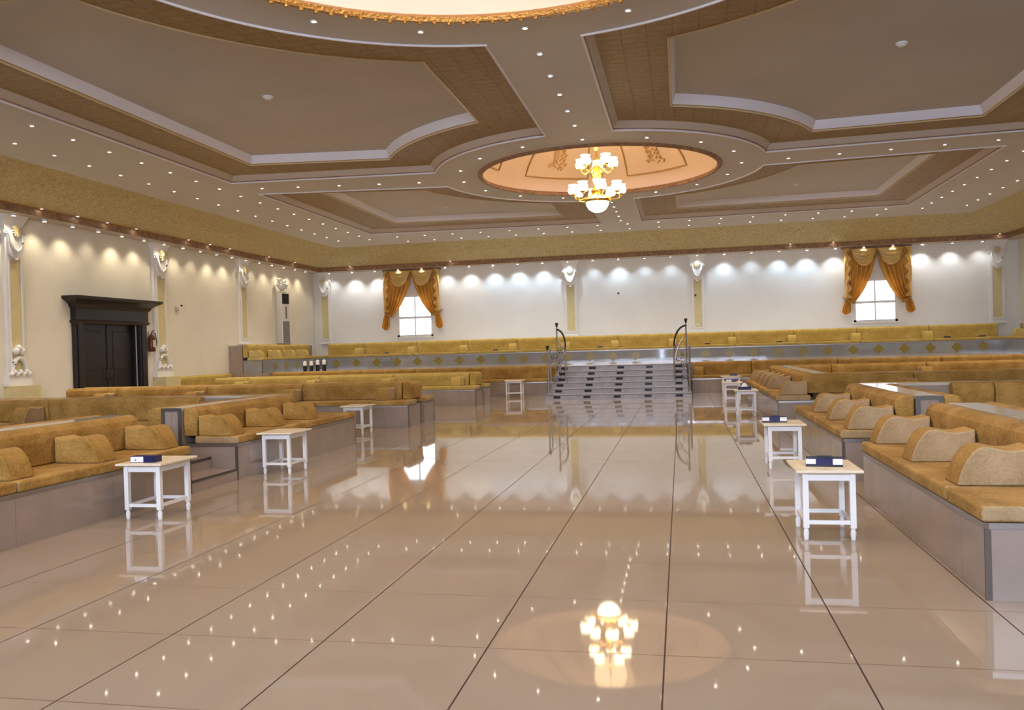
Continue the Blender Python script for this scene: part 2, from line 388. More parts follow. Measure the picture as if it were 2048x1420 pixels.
rect = [(CX0, CYF), (CX1, CYF), (CX1, CYB), (CX0, CYB)]
circ_b = arc(BC, BO, 0, 2 * PI, 72)[:-1]; circ_s = arc(SC, SO, 0, 2 * PI, 72)[:-1]
mb = MB(); vs, fs = poly_faces([rect, circ_b, circ_s] + [c[1] for c in coffers], ZC); mb.add(vs, fs, M['paint'])
struct(mb.build('ceiling', smooth=0))
def strip(mb, la, za, lb, zb, m):
    n = len(la); vs = [(x, y, za) for x, y in la] + [(x, y, zb) for x, y in lb]
    mb.add(vs, [(i, (i + 1) % n, n + (i + 1) % n, n + i) for i in range(n)], m)
def inset(lp, d):
    """offset a loop towards its inside"""
    n = len(lp); A = sum(lp[i][0] * lp[(i + 1) % n][1] - lp[(i + 1) % n][0] * lp[i][1] for i in range(n))
    s = 1 if A > 0 else -1; out = []
    for i in range(n):
        p, q, r = Vector(lp[i - 1]), Vector(lp[i]), Vector(lp[(i + 1) % n])
        e1 = (q - p); e2 = (r - q)
        if e1.length < 1e-6: e1 = e2
        if e2.length < 1e-6: e2 = e1
        e1.normalize(); e2.normalize(); n1 = Vector((-e1.y, e1.x)) * s; n2 = Vector((-e2.y, e2.x)) * s
        b = n1 + n2
        if b.length < 1e-6: b = n1
        b.normalize(); k = d / max(0.35, b.dot(n1)); out.append((q.x + b.x * k, q.y + b.y * k))
    return out
ZG, ZI = 5.90, 6.10
for k, (nm, lo, li) in enumerate(coffers):
    root = struct(empty('trim_%d' % (k + 1), (lo[0][0], lo[0][1], ZC)))
    def sub(name, build, bm=None):
        o = build.build(name, smooth=0.5); o.parent = root; o.matrix_parent_inverse = Matrix.Translation(-Vector(root.location)); return o
    a = MB(); l1 = inset(lo, 0.03); l2 = inset(lo, 0.13)
    strip(a, lo, ZC, l1, ZC + 0.03, M['brown_fascia']); strip(a, l1, ZC + 0.03, l2, ZG, M['beige_mould']); a.tube([(x, y, ZC - 0.006) for x, y in lo], 0.022, M['white_mould'], 6, closed=True); sub('outer_moulding', a)
    a = MB(); vs, fs = poly_faces([l2, li], ZG); a.add(vs, fs, M['gold_panel']); sub('gold_border', a)
    a = MB(); i1 = inset(li, 0.02); i2 = inset(li, 0.09)
    strip(a, li, ZG, i1, ZG + 0.02, M['gold_trim']); strip(a, i1, ZG + 0.02, i2, ZI, M['white_mould']); a.tube([(x, y, ZG - 0.004) for x, y in li], 0.018, M['pale_gilt'], 6, closed=True); sub('inner_moulding', a)
    a = MB(); vs, fs = poly_faces([i2], ZI); a.add(vs, fs, M['paint_inner']); sub('coffer_field', a)
# cove and cornice all round
LX0, LX1, LYB, LYF = -14.7, 11.5, 32.8, YF + 0.3
def ringpts(dx0, dx1, dyb, dyf, z): return [(dx0, dyf, z), (dx1, dyf, z), (dx1, dyb, z), (dx0, dyb, z)]
def rect_strip(mb, A, B, m):
    mb.add(A + B, [(i, (i + 1) % 4, 4 + (i + 1) % 4, 4 + i) for i in range(4)], m)
ZT = 5.11
def rr(t, z): return ringpts(LX0 + t * (CX0 - LX0), LX1 + t * (CX1 - LX1), LYB + t * (CYB - LYB), LYF + t * (CYF - LYF), z)
root = struct(empty('trim_5', (XL, YB, ZL)))
def sub5(name, b, sm=0.7):
    o = b.build(name, smooth=sm); o.parent = root; o.matrix_parent_inverse = Matrix.Translation(-Vector(root.location)); return o
a = MB(); prof = [(0.10, ZT), (0.28, ZT + 0.10), (0.5, ZT + 0.245), (0.75, ZT + 0.44), (0.97, ZC - 0.02), (1.0, ZC)]
for (t0, z0), (t1, z1) in zip(prof, prof[1:]): rect_strip(a, rr(t0, z0), rr(t1, z1), M['cove'])
sub5('cove', a)
a = MB(); rect_strip(a, rr(0, ZL), rr(0.0, ZT), M['brown_fascia']); rect_strip(a, rr(0, ZT), rr(0.02, ZT + 0.02), M['gold_trim']); rect_strip(a, rr(0.02, ZT + 0.02), rr(0.10, ZT), M['cove']); sub5('fascia', a)
a = MB(); rect_strip(a, ringpts(XL, XR, YB, YF, ZL), rr(0, ZL), M['beige_mould']); sub5('ledge_soffit', a)

# domes ---------------------------------------------------------------
def dome(idx, c, ro, height, rim_mat, frames, base_c, paint):
    root = struct(empty('trim_%d' % idx, (c[0], c[1], ZC)))
    a = MB(); N = 14
    prof = [(ro + 0.06, 0.07)] + [(max(0.001, (ro + 0.06) * math.cos(PI / 2 * i / N)), 0.07 + height * math.sin(PI / 2 * i / N)) for i in range(1, N + 1)]
    a.lathe(prof, paint, 72); a.build('dome_shell', root, smooth=1.0)
    a = MB(); a.lathe([(ro + 0.10, 0.0), (ro + 0.04, -0.05), (ro - 0.02, -0.05), (ro - 0.04, 0.0), (ro + 0.0, 0.04), (ro + 0.06, 0.07)], rim_mat, 72)
    a.build('dome_rim', root, smooth=0.8)
    if frames:
        def P(t, az, off=0.02):
            return ((ro + 0.06 - off) * math.cos(t) * math.cos(az), (ro + 0.06 - off) * math.cos(t) * math.sin(az), 0.07 + (height - off) * math.sin(t))
        for k in range(6):
            az = base_c + k * PI / 3; w = 0.33; t0, t1 = 0.22, 1.0
            pts = [P(t0, az - w + 2 * w * i / 8) for i in range(9)] + [P(t0 + (t1 - t0) * i / 6, az + w) for i in range(1, 7)]
            pts += [P(t1, az + w - 2 * w * i / 4) for i in range(1, 5)] + [P(t1 - (t1 - t0) * i / 6, az - w) for i in range(1, 6)]
            b = MB().tube(pts, 0.022, M['dome_frame'], 6, closed=True); b.build('panel_frame', root)
            b = MB(); rg = random.Random(k)
            for q in range(14):
                t = 0.36 + 0.036 * q; sg = 1 if q % 2 else -1; s_ = rg.uniform(0.05, 0.13) * (1.1 - t * 0.6)
                b.tube([P(t, az + 0.01 * sg, 0.03), P(t + 0.05, az + sg * s_ * 0.6, 0.05), P(t + 0.03, az + sg * s_, 0.05), P(t - 0.01, az + sg * s_ * 0.8, 0.03)], [0.02, 0.03, 0.026, 0.012], M['dome_relief'], 5)
            b.build('floral_relief', root)
    return root
dome(6, SC, SO, 1.6, M['brown_fascia'], True, PI / 2 - PI / 6, M['dome_paint'])
big = dome(7, BC, BO, 1.7, M['gold_trim'], False, 0, M['dome_pink'])
a = MB()
for k in range(120):
    an = 2 * PI * k / 120; a.ball(((BO + 0.0) * math.cos(an), (BO + 0.0) * math.sin(an), -0.06), 0.035, M['gold_trim'], 4)
a.build('bead_border', big)

# ------------------------------------------------------------------ downlights
lamp_me = MB()
lamp_me.lathe([(0.030, -0.012), (0.044, -0.016), (0.050, -0.006), (0.050, 0.02), (0.030, 0.02), (0.030, -0.012)], M['lamp_rim'], 12)
lamp_me.lathe([(0.001, -0.008), (0.028, -0.006), (0.030, 0.0)], M['lamp'], 12)
lamp_me = lamp_me.mesh('downlight')
def spot_data(name, power, color, size, blend):
    d = bpy.data.lights.new(name, 'SPOT'); d.energy = power; d.color = color; d.spot_size = size; d.spot_blend = blend; d.shadow_soft_size = 0.02
    return d
wash_me = MB(); wash_me.lathe([(0.045, 0.01), (0.045, -0.06), (0.05, -0.06), (0.05, 0.01)], M['lamp_rim'], 14); wash_me.lathe([(0.001, -0.004), (0.044, -0.004)], M['lamp'], 14); wash_me = wash_me.mesh('wall_washer')
SP_MAIN = spot_data('downlight_beam', 46, (1.0, 0.865, 0.69), math.radians(120), 0.9)
def downlight(x, y, z, label, group, beam=SP_MAIN, name='downlight'):
    o = link_mesh(name, wash_me if name == 'wall_washer' else lamp_me, (x, y, z)); tag(o, label, 'ceiling lamp', group)
    if beam:
        l = bpy.data.objects.new('lamp_beam', beam); C.objects.link(l); l.parent = o; l.location = (0, 0, -0.03)
    return o
L_ = 'small round white downlight '
zc = ZC - 0.004
for k in range(18):
    an = PI / 2 + (k + 0.02) * 2 * PI / 18
    downlight(BC[0] + 3.99 * math.cos(an), BC[1] + 3.99 * math.sin(an), zc, L_ + 'in the ring around the big front dome', 'downlights around the front dome')
for k in range(16):
    an = -PI / 2 + 2 * PI * k / 16
    downlight(SC[0] + 3.38 * math.cos(an), SC[1] + 3.38 * math.sin(an), zc, L_ + 'in the ring around the oval chandelier dome', 'downlights around the chandelier dome')
for y in [12.01, 13.02, 14.02, 15.03, 16.05]:
    downlight(-1.88, y, zc, L_ + 'on the beam between the two domes', 'downlights on the beam between domes')
for y in [24.9, 25.73, 26.66, 27.65, 28.63]:
    downlight(-1.88, y, zc, L_ + 'on the beam behind the chandelier', 'downlights on the beam behind the chandelier')
for x in [-10.26, -9.35, -8.32, -7.32, -6.32]:
    downlight(x, 20.0 - 0.1 * (x + 6.3) * -0.5 if False else 19.62 + (x + 10.26) * 0.16, zc, L_ + 'on the cross beam left of the chandelier', 'downlights on the left cross beam')
for x in [2.56, 3.66, 4.74, 5.83, 6.88]:
    downlight(x, 20.42 - (x - 2.56) * 0.09, zc, L_ + 'on the cross beam right of the chandelier', 'downlights on the right cross beam')
for k in range(17):
    y = 13.11 + 1.04 * k
    downlight(-11.28, y, zc, L_ + 'in the inner row along the left ceiling border', 'inner downlight row on the left')
    downlight(-12.48, y - 0.1, zc, L_ + 'in the outer row along the left ceiling border', 'outer downlight row on the left')
    if y > 18:
        downlight(7.89, y, zc, L_ + 'in the inner row along the right ceiling border', 'inner downlight row on the right')
        if y < 30: downlight(9.2, y - 0.1, zc, L_ + 'in the outer row along the right ceiling border', 'outer downlight row on the right')
for k in range(17):
    x = -10.1 + 1.05 * k
    if abs(x + 11.28) > 0.5 and x < 7.3: downlight(x, 29.47, zc, L_ + 'in the front row of the border before the back wall', 'front downlight row near the back wall')
    if x < 9.5: downlight(x, 30.72, zc, L_ + 'in the rear row of the border before the back wall', 'rear downlight row near the back wall')

# wall washers under the cornice ledge (they make the scallops on the walls)
def washer(x, y, power, label, group, cool=None):
    d = spot_data('wall_washer_beam', power, cool or (1.0, 0.86, 0.62), math.radians(110), 0.85)
    return downlight(x, y, ZL - 0.004, label, group, d, 'wall_washer')
rng = random.Random(3)
for k in range(26):
    y = 9.0 + 0.95 * k
    if y < 32.4: washer(XL + 0.36, y, rng.choice([34, 26, 40, 14, 30]), L_ + 'under the cornice washing the left wall', 'wall washers of the left wall')
for k in range(26):
    x = -14.3 + 1.0 * k
    near_curtain = any(abs(x - c_) < 1.25 for c_ in (-10.8, 7.18))
    washer(x, YB - 0.36, 12 if near_curtain else rng.choice([48, 38, 54, 22, 44]), L_ + 'under the cornice washing the back wall', 'wall washers of the back wall', (0.95, 0.97, 0.98) if (x < -8 or x > 5) else (0.66, 0.83, 1.0))
for k in range(8):
    washer(XR - 0.36, 25.0 + 0.95 * k, rng.choice([14, 10, 6]), L_ + 'under the cornice washing the right wall', 'wall washers of the right wall')
for y in (17.2, 18.4, 19.5, 20.7, 23.2, 24.4, 25.6, 28.3, 30.4):
    o = link_mesh('downlight', lamp_me, (LX0 + 0.09, y, ZT + 0.004)); tag(o, L_ + 'on the upper lip of the left cornice', 'ceiling lamp', 'cornice lip lamps on the left')
for x in (-13.3, -9.0, 4.1, 5.6, 11.2):
    o = link_mesh('downlight', lamp_me, (x, LYB - 0.09, ZT + 0.004)); tag(o, L_ + 'on the upper lip of the back cornice', 'ceiling lamp', 'cornice lip lamps on the back wall')
# small detectors in the coffers
det = MB().lathe([(0.001, -0.06), (0.05, -0.055), (0.07, -0.03), (0.09, -0.02), (0.09, 0.0)], M['white_paint'], 16).mesh('smoke_detector')
for x, y, w in [(-7.05, 13.8, 'front left'), (3.5, 14.1, 'front right'), (-7.2, 25.8, 'rear left'), (3.43, 25.75, 'rear right')]:
    tag(link_mesh('smoke_detector', det, (x, y, ZI)), 'small white round detector in the %s ceiling coffer' % w, 'smoke detector', 'ceiling detectors')

# ------------------------------------------------------------------ chandelier
def chandelier(loc, label, top):
    root = empty('chandelier', loc); tag(root, label, 'chandelier')
    z0 = 0.0   # bottom of the bowl at z0
    a = MB(); a.tube([(0, 0, 0.30), (0, 0, top)], 0.018, M['brass'], 8)
    a.lathe([(0.001, 0.42), (0.12, 0.44), (0.16, 0.52), (0.09, 0.62), (0.05, 0.70), (0.10, 0.80), (0.16, 0.95), (0.08, 1.08), (0.03, 1.16), (0.001, 1.2)], M['brass'], 16)
    a.lathe([(0.02, 1.5), (0.06, 1.55), (0.02, 1.6)], M['brass'], 10)
    a.build('stem', root)
    a = MB(); a.lathe([(0.001, 0.0), (0.12, 0.02), (0.21, 0.08), (0.265, 0.17), (0.285, 0.25), (0.27, 0.30), (0.20, 0.36)], M['globe'], 24); a.build('glass_bowl', root)
    a = MB(); a.lathe([(0.285, 0.25), (0.31, 0.27), (0.31, 0.31), (0.27, 0.31)], M['brass'], 24); a.build('bowl_band', root)
    a = MB(); a.lathe([(0.001, 0.60), (0.05, 0.66), (0.10, 0.78), (0.12, 0.90), (0.09, 1.0), (0.04, 1.05)], M['globe'], 16); a.build('glass_core', root)
    cup = MB().lathe([(0.02, -0.02), (0.06, 0.0), (0.075, 0.03), (0.05, 0.05), (0.02, 0.05)], M['brass'], 12)
    globe_pf = [(0.04, 0.03), (0.11, 0.06), (0.135, 0.12), (0.125, 0.18), (0.10, 0.22), (0.115, 0.255), (0.125, 0.27), (0.105, 0.262)]
    for n, R, zb, ph in [(8, 0.58, 0.36, 0.25), (5, 0.41, 1.02, 0.35)]:
        for k in range(n):
            an = ph + 2 * PI * k / n; c, s_ = math.cos(an), math.sin(an)
            pts = [(r_ * c, r_ * s_, zb + z_) for r_, z_ in [(0.08, 0.10), (R * 0.40, 0.02), (R * 0.68, -0.05), (R * 0.92, -0.02), (R, 0.07)]]
            b = MB().tube(pts, 0.016, M['brass'], 6)
            b.lathe([(0.02, 0.05), (0.06, 0.065), (0.075, 0.09), (0.05, 0.10)], M['brass'], 10, c=(R * c, R * s_, zb)); arm = b.build('arm', root)
            g = MB().lathe([(r_, z_ + 0.05) for r_, z_ in globe_pf], M['globe'], 14, c=(R * c, R * s_, zb)); g.build('glass_shade', arm)
    l = bpy.data.lights.new('chandelier_light', 'POINT'); l.energy = 12; l.color = (1.0, 0.72, 0.40); l.shadow_soft_size = 0.4
    lo = bpy.data.objects.new('chandelier_light', l); C.objects.link(lo); lo.parent = root; lo.location = (0, 0, 1.75)
    return root
chandelier((-1.90, 20.55, 4.77), 'lit gold chandelier with frosted globes hanging from the oval dome', 2.71)
chandelier((-1.88, 7.0, 5.0), 'second lit chandelier, seen only mirrored in the floor at lower right', 2.58)
for nm, c, p, z, col in [('dome_cove_light', SC, 8, 6.85, (1.0, 0.64, 0.28)), ('dome_cove_light', BC, 60, 6.5, (1.0, 0.76, 0.62))]:
    l = bpy.data.lights.new(nm, 'POINT'); l.energy = p; l.color = col; l.shadow_soft_size = 0.5
    o = bpy.data.objects.new(nm, l); C.objects.link(o); o.location = (c[0], c[1] + 0.6, z)

# ------------------------------------------------------------------ stage
mb = MB(); mb.box(-13.95, 10.75, 27.06, YB, 0.0, ZST, M['bench_tile']); mb.box(XL, -13.95, 26.3, YB, 0.0, ZST, M['bench_tile']); mb.box(10.75, XR, 26.3, YB, 0.0, ZST, M['bench_tile'])
struct(mb.build('floor_stage', smooth=0))
# interior platforms of the left and right bays, with the step recess
root = empty('step_unit', (-5.55, 8.9, 0)); tag(root, 'two low grey tiled steps between the two left aisle benches', 'steps')
MB().box(-0.65, 0.2, -0.485, 0.485, 0.0, 0.14, M['bench_tile']).build('lower_step', root, smooth=0)
MB().box(-0.65, -0.15, -0.485, 0.485, 0.14, 0.285, M['bench_tile']).build('upper_step', root, smooth=0)
t = MB(); t.box(0.198, 0.206, -0.485, 0.485, 0.115, 0.143, M['dark_trim']); t.build('step_edge', root, smooth=0)
t = MB(); t.box(-0.152, -0.144, -0.485, 0.485, 0.255, 0.288, M['dark_trim']); t.build('step_edge', root, smooth=0)
struct(MB().box(XL, -6.2, 3.0, 11.4, 0.0, 0.285, M['bench_tile']).build('floor_left_bay', smooth=0))
struct(MB().box(2.5, XR, 3.0, 11.4, 0.0, 0.285, M['bench_tile']).build('floor_right_bay', smooth=0))

# ------------------------------------------------------------------ benches
DB0, DB1, DP1 = 0.56, 0.735, 1.015   # front of backrest, back of backrest, back of partition
ZM, ZS = 0.44, 0.535                 # steel edge, top of seat cushion
def back_profile(h):
    k = h - 0.36
    return [(DB1, 0.0), (DB0, 0.0), (DB0 - 0.005, 0.16 + k * 0.6), (DB0 - 0.015, 0.20 + k), (DB0 - 0.02, 0.25 + k), (DB0 - 0.005, 0.305 + k), (DB0 + 0.035, 0.345 + k), (DB0 + 0.09, 0.36 + k), (DB0 + 0.15, 0.355 + k), (DB1, 0.33 + k)]
def make_back(length, h, m):
    a = MB(); a.prism([(p[0] - DB0, p[1]) for p in back_profile(h)], -length / 2, length / 2, m); return a.mesh('back_cushion', 0.5)
def make_seat(length, m, pale):
    a = MB(); a.box(-length / 2, length / 2, -0.015, 0.575, 0.0, ZS - ZM, m); a.m[3] = a.m[5] = a.mi(pale); return a.mesh('seat_cushion', 0)  # end faces paler, the daylight on them is put into the colour
ARM_P = [(0.0, 0.0), (0.018, 0.075), (0.05, 0.15), (0.085, 0.205), (0.125, 0.24), (0.165, 0.252), (0.21, 0.25), (0.255, 0.238), (0.31, 0.228), (0.37, 0.228), (0.42, 0.24), (0.468, 0.253), (0.468, 0.0)]
def make_arm(m_top, m_side):  # sides of the humped cushion may take the paler tone, daylight put into the colour
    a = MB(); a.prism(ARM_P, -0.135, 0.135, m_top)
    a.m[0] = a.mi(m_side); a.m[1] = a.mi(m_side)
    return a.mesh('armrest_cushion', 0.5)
ARM_ME = {'gold': make_arm(M['gold_fabric'], M['pale_daylit_fabric']), 'straw': make_arm(M['straw_fabric'], M['straw_pale_daylit']), 'plain': make_arm(M['gold_fabric'], M['gold_fabric'])}
cache = {}
def frame(side):
    """local s,d -> world; side is where the front faces: '+x','-x','-y','+y'"""
    return {'-y': 0.0, '+x': PI / 2, '-x': -PI / 2, '+y': PI}[side]
ORD = ['first', 'second', 'third', 'fourth', 'fifth', 'sixth', 'seventh', 'eighth', 'ninth', 'tenth', 'eleventh', 'twelfth', 'thirteenth', 'fourteenth']
class Run:
    """a bench: base with steel edge, seat cushions, back cushions, armrest cushions. s runs along local x from 0 to L"""
    def __init__(s, side, ox, oy, L, phrase, end_word, z0=0.0, far_end=False, cloth='gold'):
        s.cl = cloth; s.fab = M[cloth + '_fabric']; s.pale = M['pale_daylit_fabric'] if cloth == 'gold' else M['straw_pale_daylit']
        s.side = side; s.rz = frame(side); s.o = Vector((ox, oy, z0)); s.L = L; s.ph = phrase; s.ew = end_word; s.rev = far_end
        s.R = Matrix.Rotation(s.rz, 3, 'Z')
    def at(s, x, d, z): return s.o + s.R @ Vector((x, d, z))
    def base(s, depth=DB1 - 0.012, s0=0.0, s1=None, panel=None, ends=(True, True), cham=(False, False), label=None, cat='bench', diamonds=None):
        s1 = s.L if s1 is None else s1; m = panel or M['bench_tile']
        root = empty('bench_base', s.at((s0 + s1) / 2, 0, 0), s.rz); h = (s1 - s0) / 2
        tag(root, label or ('grey tiled base of the ' + s.ph), 'bench')
        c0 = 0.025 if cham[0] else 0.0; c1 = 0.025 if cham[1] else 0.0
        poly = [(-h + c0, 0.0), (h - c1, 0.0), (h, c1), (h, depth), (-h, depth), (-h, c0)]
        if not cham[0]: poly.pop(5)
        if not cham[1]: poly.pop(2)
        a = MB(); a.prism(poly, 0.0, ZM - 0.035, m, 'z')
        if diamonds:
            for x in diamonds:
                x -= (s0 + s1) / 2; zc_ = 0.205
                a.add([(x - 0.19, -0.002, zc_), (x, -0.002, zc_ - 0.18), (x + 0.19, -0.002, zc_), (x, -0.002, zc_ + 0.18)], [(0, 1, 2, 3)], M['diamond'])
        a.build('body', root, smooth=0)
        a = MB(); e = 0.006
        a.prism([(p[0] + (e if p[0] > 0 else -e), p[1] - (e if p[1] < depth / 2 else -0.0)) for p in poly], ZM - 0.035, ZM, M['chrome'], 'z'); a.build('steel_edge', root, smooth=0)
        for k, (fl, sg) in enumerate(((ends[0], -1), (ends[1], 1))):
            if fl:
                a = MB(); a.box(sg * h - 0.008 if sg > 0 else sg * h - 0.004, sg * h + 0.004 if sg > 0 else sg * h + 0.008, -0.004, 0.03, 0.0, ZM - 0.035, M['dark_trim']); a.build('corner_strip', root, smooth=0)
        return root
    def seats(s, cuts, z=ZM):
        n = len(cuts) - 1
        for i in range(n):
            a, b = cuts[i], cuts[i + 1]; L = b - a - 0.012; key = ('s', round(L, 3), s.cl)
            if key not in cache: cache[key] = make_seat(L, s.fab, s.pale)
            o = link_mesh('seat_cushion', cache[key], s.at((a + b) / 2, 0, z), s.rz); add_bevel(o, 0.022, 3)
            tag(o, s.lab('gold seat cushion', i, n), 'seat cushion', 'gold seat cushions')
    def lab(s, what, i, n):
        k = n - 1 - i if s.rev else i
        if n == 1: return '%s of the %s' % (what, s.ph)
        return '%s %s from the %s of the %s' % (ORD[k], what, s.ew, s.ph)
    def backs(s, cuts, h=0.36, pale=False):
        n = len(cuts) - 1
        for i in range(n):
            a, b = cuts[i], cuts[i + 1]; L = b - a - 0.012; key = ('b', round(L, 3), h, s.cl)
            if key not in cache: cache[key] = make_back(L, h, s.fab)
            o = link_mesh('back_cushion', cache[key], s.at((a + b) / 2, DB0, ZS), s.rz); add_bevel(o, 0.02, 3)
            tag(o, s.lab('gold back cushion', i, n), 'back cushion', 'gold back cushions')
    def arms(s, pos, kind=0):
        n = len(pos)
        for i, x in enumerate(pos):
            o = link_mesh('armrest_cushion', ARM_ME['plain' if s.cl == 'gold' and s.side == '+x' else s.cl], s.at(x, 0.062, ZS), s.rz); add_bevel(o, 0.014, 3)  # left aisle cushions keep gold sides, their warmer light put into the colour
            tag(o, s.lab('gold armrest cushion', i, n), 'armrest cushion', 'gold armrest cushions')
def partition(x0, x1, y0, y1, label, z1=0.885, panel_end=None, z0=0.0):
    cx, cy_ = (x0 + x1) / 2, (y0 + y1) / 2; root = empty('partition_wall', (cx, cy_, z0)); tag(root, label, 'partition')
    MB().box(x0 - cx, x1 - cx, y0 - cy_, y1 - cy_, 0.0, z1 - z0 - 0.03, M['bench_tile']).build('body', root, smooth=0)
    MB().box(x0 - cx - 0.002, x1 - cx + 0.002, y0 - cy_ - 0.002, y1 - cy_ + 0.002, z1 - z0 - 0.03, z1 - z0, M['marble_cap']).build('marble_top', root, smooth=0)
    if panel_end is not None:
        y = y0 - cy_; e = 0.006; a = MB()
        xa, xb = x0 - cx, x1 - cx
        a.box(xa - 0.004, xa + 0.045, y - e, y, 0, z1 - z0, M['dark_trim']); a.box(xb - 0.045, xb + 0.004, y - e, y, 0, z1 - z0, M['dark_trim']); a.box(xa + 0.045, xb - 0.045, y - e, y, z1 - z0 - 0.04, z1 - z0 + 0.003, M['dark_trim'])
        a.build('end_frame', root, smooth=0)
    return root

XA, XA2 = -5.35, 1.66
def evenly(a, b, n): return [a + (b - a) * i / n for i in range(n + 1)]
# --- left aisle, near bench (front faces +x, s = y - 1)
r = Run('+x', XA, 1.0, 7.4, 'near left aisle bench', 'far end', far_end=True)
r.base(ends=(True, True)); r.seats([0.0, 4.92, 7.4]); r.backs([0.0, 2.2, 4.66, 7.3]); r.arms([3.85, 4.98 + 0.08, 6.12, 7.15])
partition(XA - DP1, XA - DB1 - 0.012, 1.0, 8.4, 'long low partition behind the near left aisle bench', panel_end=1)
# --- left aisle, bench beyond the steps
r = Run('+x', XA, 9.4, 3.8, 'left aisle bench beyond the steps', 'near end')
r.base(ends=(True, True), cham=(False, False)); r.seats([0.0, 1.9, 3.8]); r.backs([0.02, 2.75]); r.arms([0.16, 1.3, 2.4])
partition(XA - DP1, XA - DB1 - 0.012, 9.4, 12.42, 'low partition with framed grey end beside the left steps', panel_end=1)
for (y0, y1, w) in ((1.0, 8.35, 'near left'), (9.4, 12.1, 'second left')):
    r = Run('-x', XA - DP1 - DB1 - 0.012, y1, y1 - y0, 'bench behind %s partition' % w, 'near end', far_end=True)
    r.base(); r.seats([0, y1 - y0]); r.backs([0, y1 - y0])
# --- first left row across, front faces camera
r = Run('-y', -13.4, 11.42, 6.3, 'first left row, camera side', 'left')
r.base(s1=6.2); r.seats([0, 3.1, 6.2]); r.backs([0.0, 1.08, 3.23, 5.95]); r.arms([0.9, 3.05])
partition(-13.4, XA - DP1, 11.42 + DB1 + 0.012, 11.42 + DP1, 'low partition behind the first left row of benches')
r = Run('+y', -6.12, 13.2, 7.2, 'first left row, stage side', 'right')
r.base(); r.seats([0, 2.4, 4.8, 7.2]); r.backs([0, 2.4, 4.8, 7.2])
# --- second left row (double)
r = Run('-y', -13.6, 16.0, 8.25, 'second left row, camera side', 'aisle end', far_end=True)
r.base(cham=(False, True)); r.seats([0, 2.1, 4.2, 6.25, 8.25]); r.backs([0, 1.3, 3.5, 5.72, 7.93]); r.arms([1.15, 3.35, 5.58, 7.66], 0)
partition(-13.6, -5.70, 16.0 + DB1 + 0.012, 16.0 + DP1, 'low partition in the second left row of benches')
r = Run('+y', XA, 17.77, 8.25, 'second left row, stage side', 'aisle end')
r.base(); r.seats([0, 2.1, 4.2, 6.25, 8.25]); r.backs([0.32, 2.3, 4.5, 8.2]); r.arms([0.55, 2.4])
# --- third left row (double)
r = Run('-y', -13.5, 22.0, 8.05, 'third left row, camera side', 'aisle end', far_end=True, cloth='straw')
r.base(cham=(False, True)); r.seats([0, 2.0, 4.0, 6.0, 8.05]); r.backs([0, 1.06, 3.29, 5.53, 7.73]); r.arms([1.0, 3.2, 5.45, 7.46], 0)
partition(-13.5, -5.80, 22.0 + DB1 + 0.012, 22.0 + DP1, 'low partition in the third left row of benches')
r = Run('+y', -5.45, 23.77, 8.05, 'third left row, stage side', 'aisle end', cloth='straw')
r.base(); r.seats([0, 2.0, 4.0, 6.0, 8.05]); r.backs([0.32, 2.2, 4.4, 8.0]); r.arms([0.55, 2.4])
# --- bench against the stage, left and right of the stairs
r = Run('-y', -13.9, 26.3, 9.98, 'left bench against the stage front', 'left')
r.base(); r.seats([0, 2, 4, 6, 8, 9.98]); r.backs([0, 1.4, 3.29, 5.2, 7.1, 9.95], h=0.40); r.arms([1.3, 3.2, 5.1, 7.0])
r = Run('-y', 0.32, 26.3, 10.3, 'right bench against the stage front', 'left')
r.base(); r.seats([0, 2.06, 4.12, 6.18, 8.24, 10.3]); r.backs([0.02, 1.8, 4.3, 7.2, 10.28], h=0.40); r.arms([0.2, 4.2])
# --- right aisle near bench (front faces -x; s runs towards the camera)
r = Run('-x', XA2, 8.42, 3.24, 'near right aisle bench', 'camera end', far_end=True)
r.base(cham=(False, True), ends=(False, True)); r.seats([0.0, 2.56, 3.24]); r.backs([0.02, 3.2]); r.arms([0.11, 1.3, 2.42])
partition(XA2 + DB1 + 0.012, XA2 + DP1, 5.2, 8.42, 'low marble topped partition behind the near right bench', panel_end=1)
# --- right aisle second bench
r = Run('-x', XA2, 13.2, 3.72, 'second right aisle bench', 'camera end', far_end=True)
r.base(cham=(False, True)); r.seats([0, 1.86, 3.72]); r.backs([0.9, 3.70]); r.arms([1.25, 2.42, 3.56])
partition(XA2 + DB1 + 0.012, XA2 + DP1, 9.5, 12.42, 'low marble topped partition with framed end behind second right bench', panel_end=1)
for (y0, y1, w) in ((5.2, 8.42, 'near right'), (9.5, 12.1, 'second right')):
    r = Run('+x', XA2 + DP1 + DB1 + 0.012, y0, y1 - y0, 'bench behind %s partition' % w, 'near end')
    r.base(); r.seats([0, y1 - y0]); r.backs([0, y1 - y0])
r = Run('-y', 2.72, 11.42, 7.6, 'first right row, camera side', 'left')
r.base(s0=0.75); r.seats([0.75, 3.2, 5.4, 7.6]); r.backs([0.75 + 0.02, 1.28, 3.4, 5.5, 7.6]); r.arms([3.2])
partition(XA2 + DP1, 10.3, 11.42 + DB1 + 0.012, 11.42 + DP1, 'low partition behind the first right row of benches')
r = Run('+y', 10.3, 13.2, 7.85, 'first right row, stage side', 'right')
r.base(); r.seats([0, 2.6, 5.2, 7.85]); r.backs([0, 2.6, 5.2, 7.85])
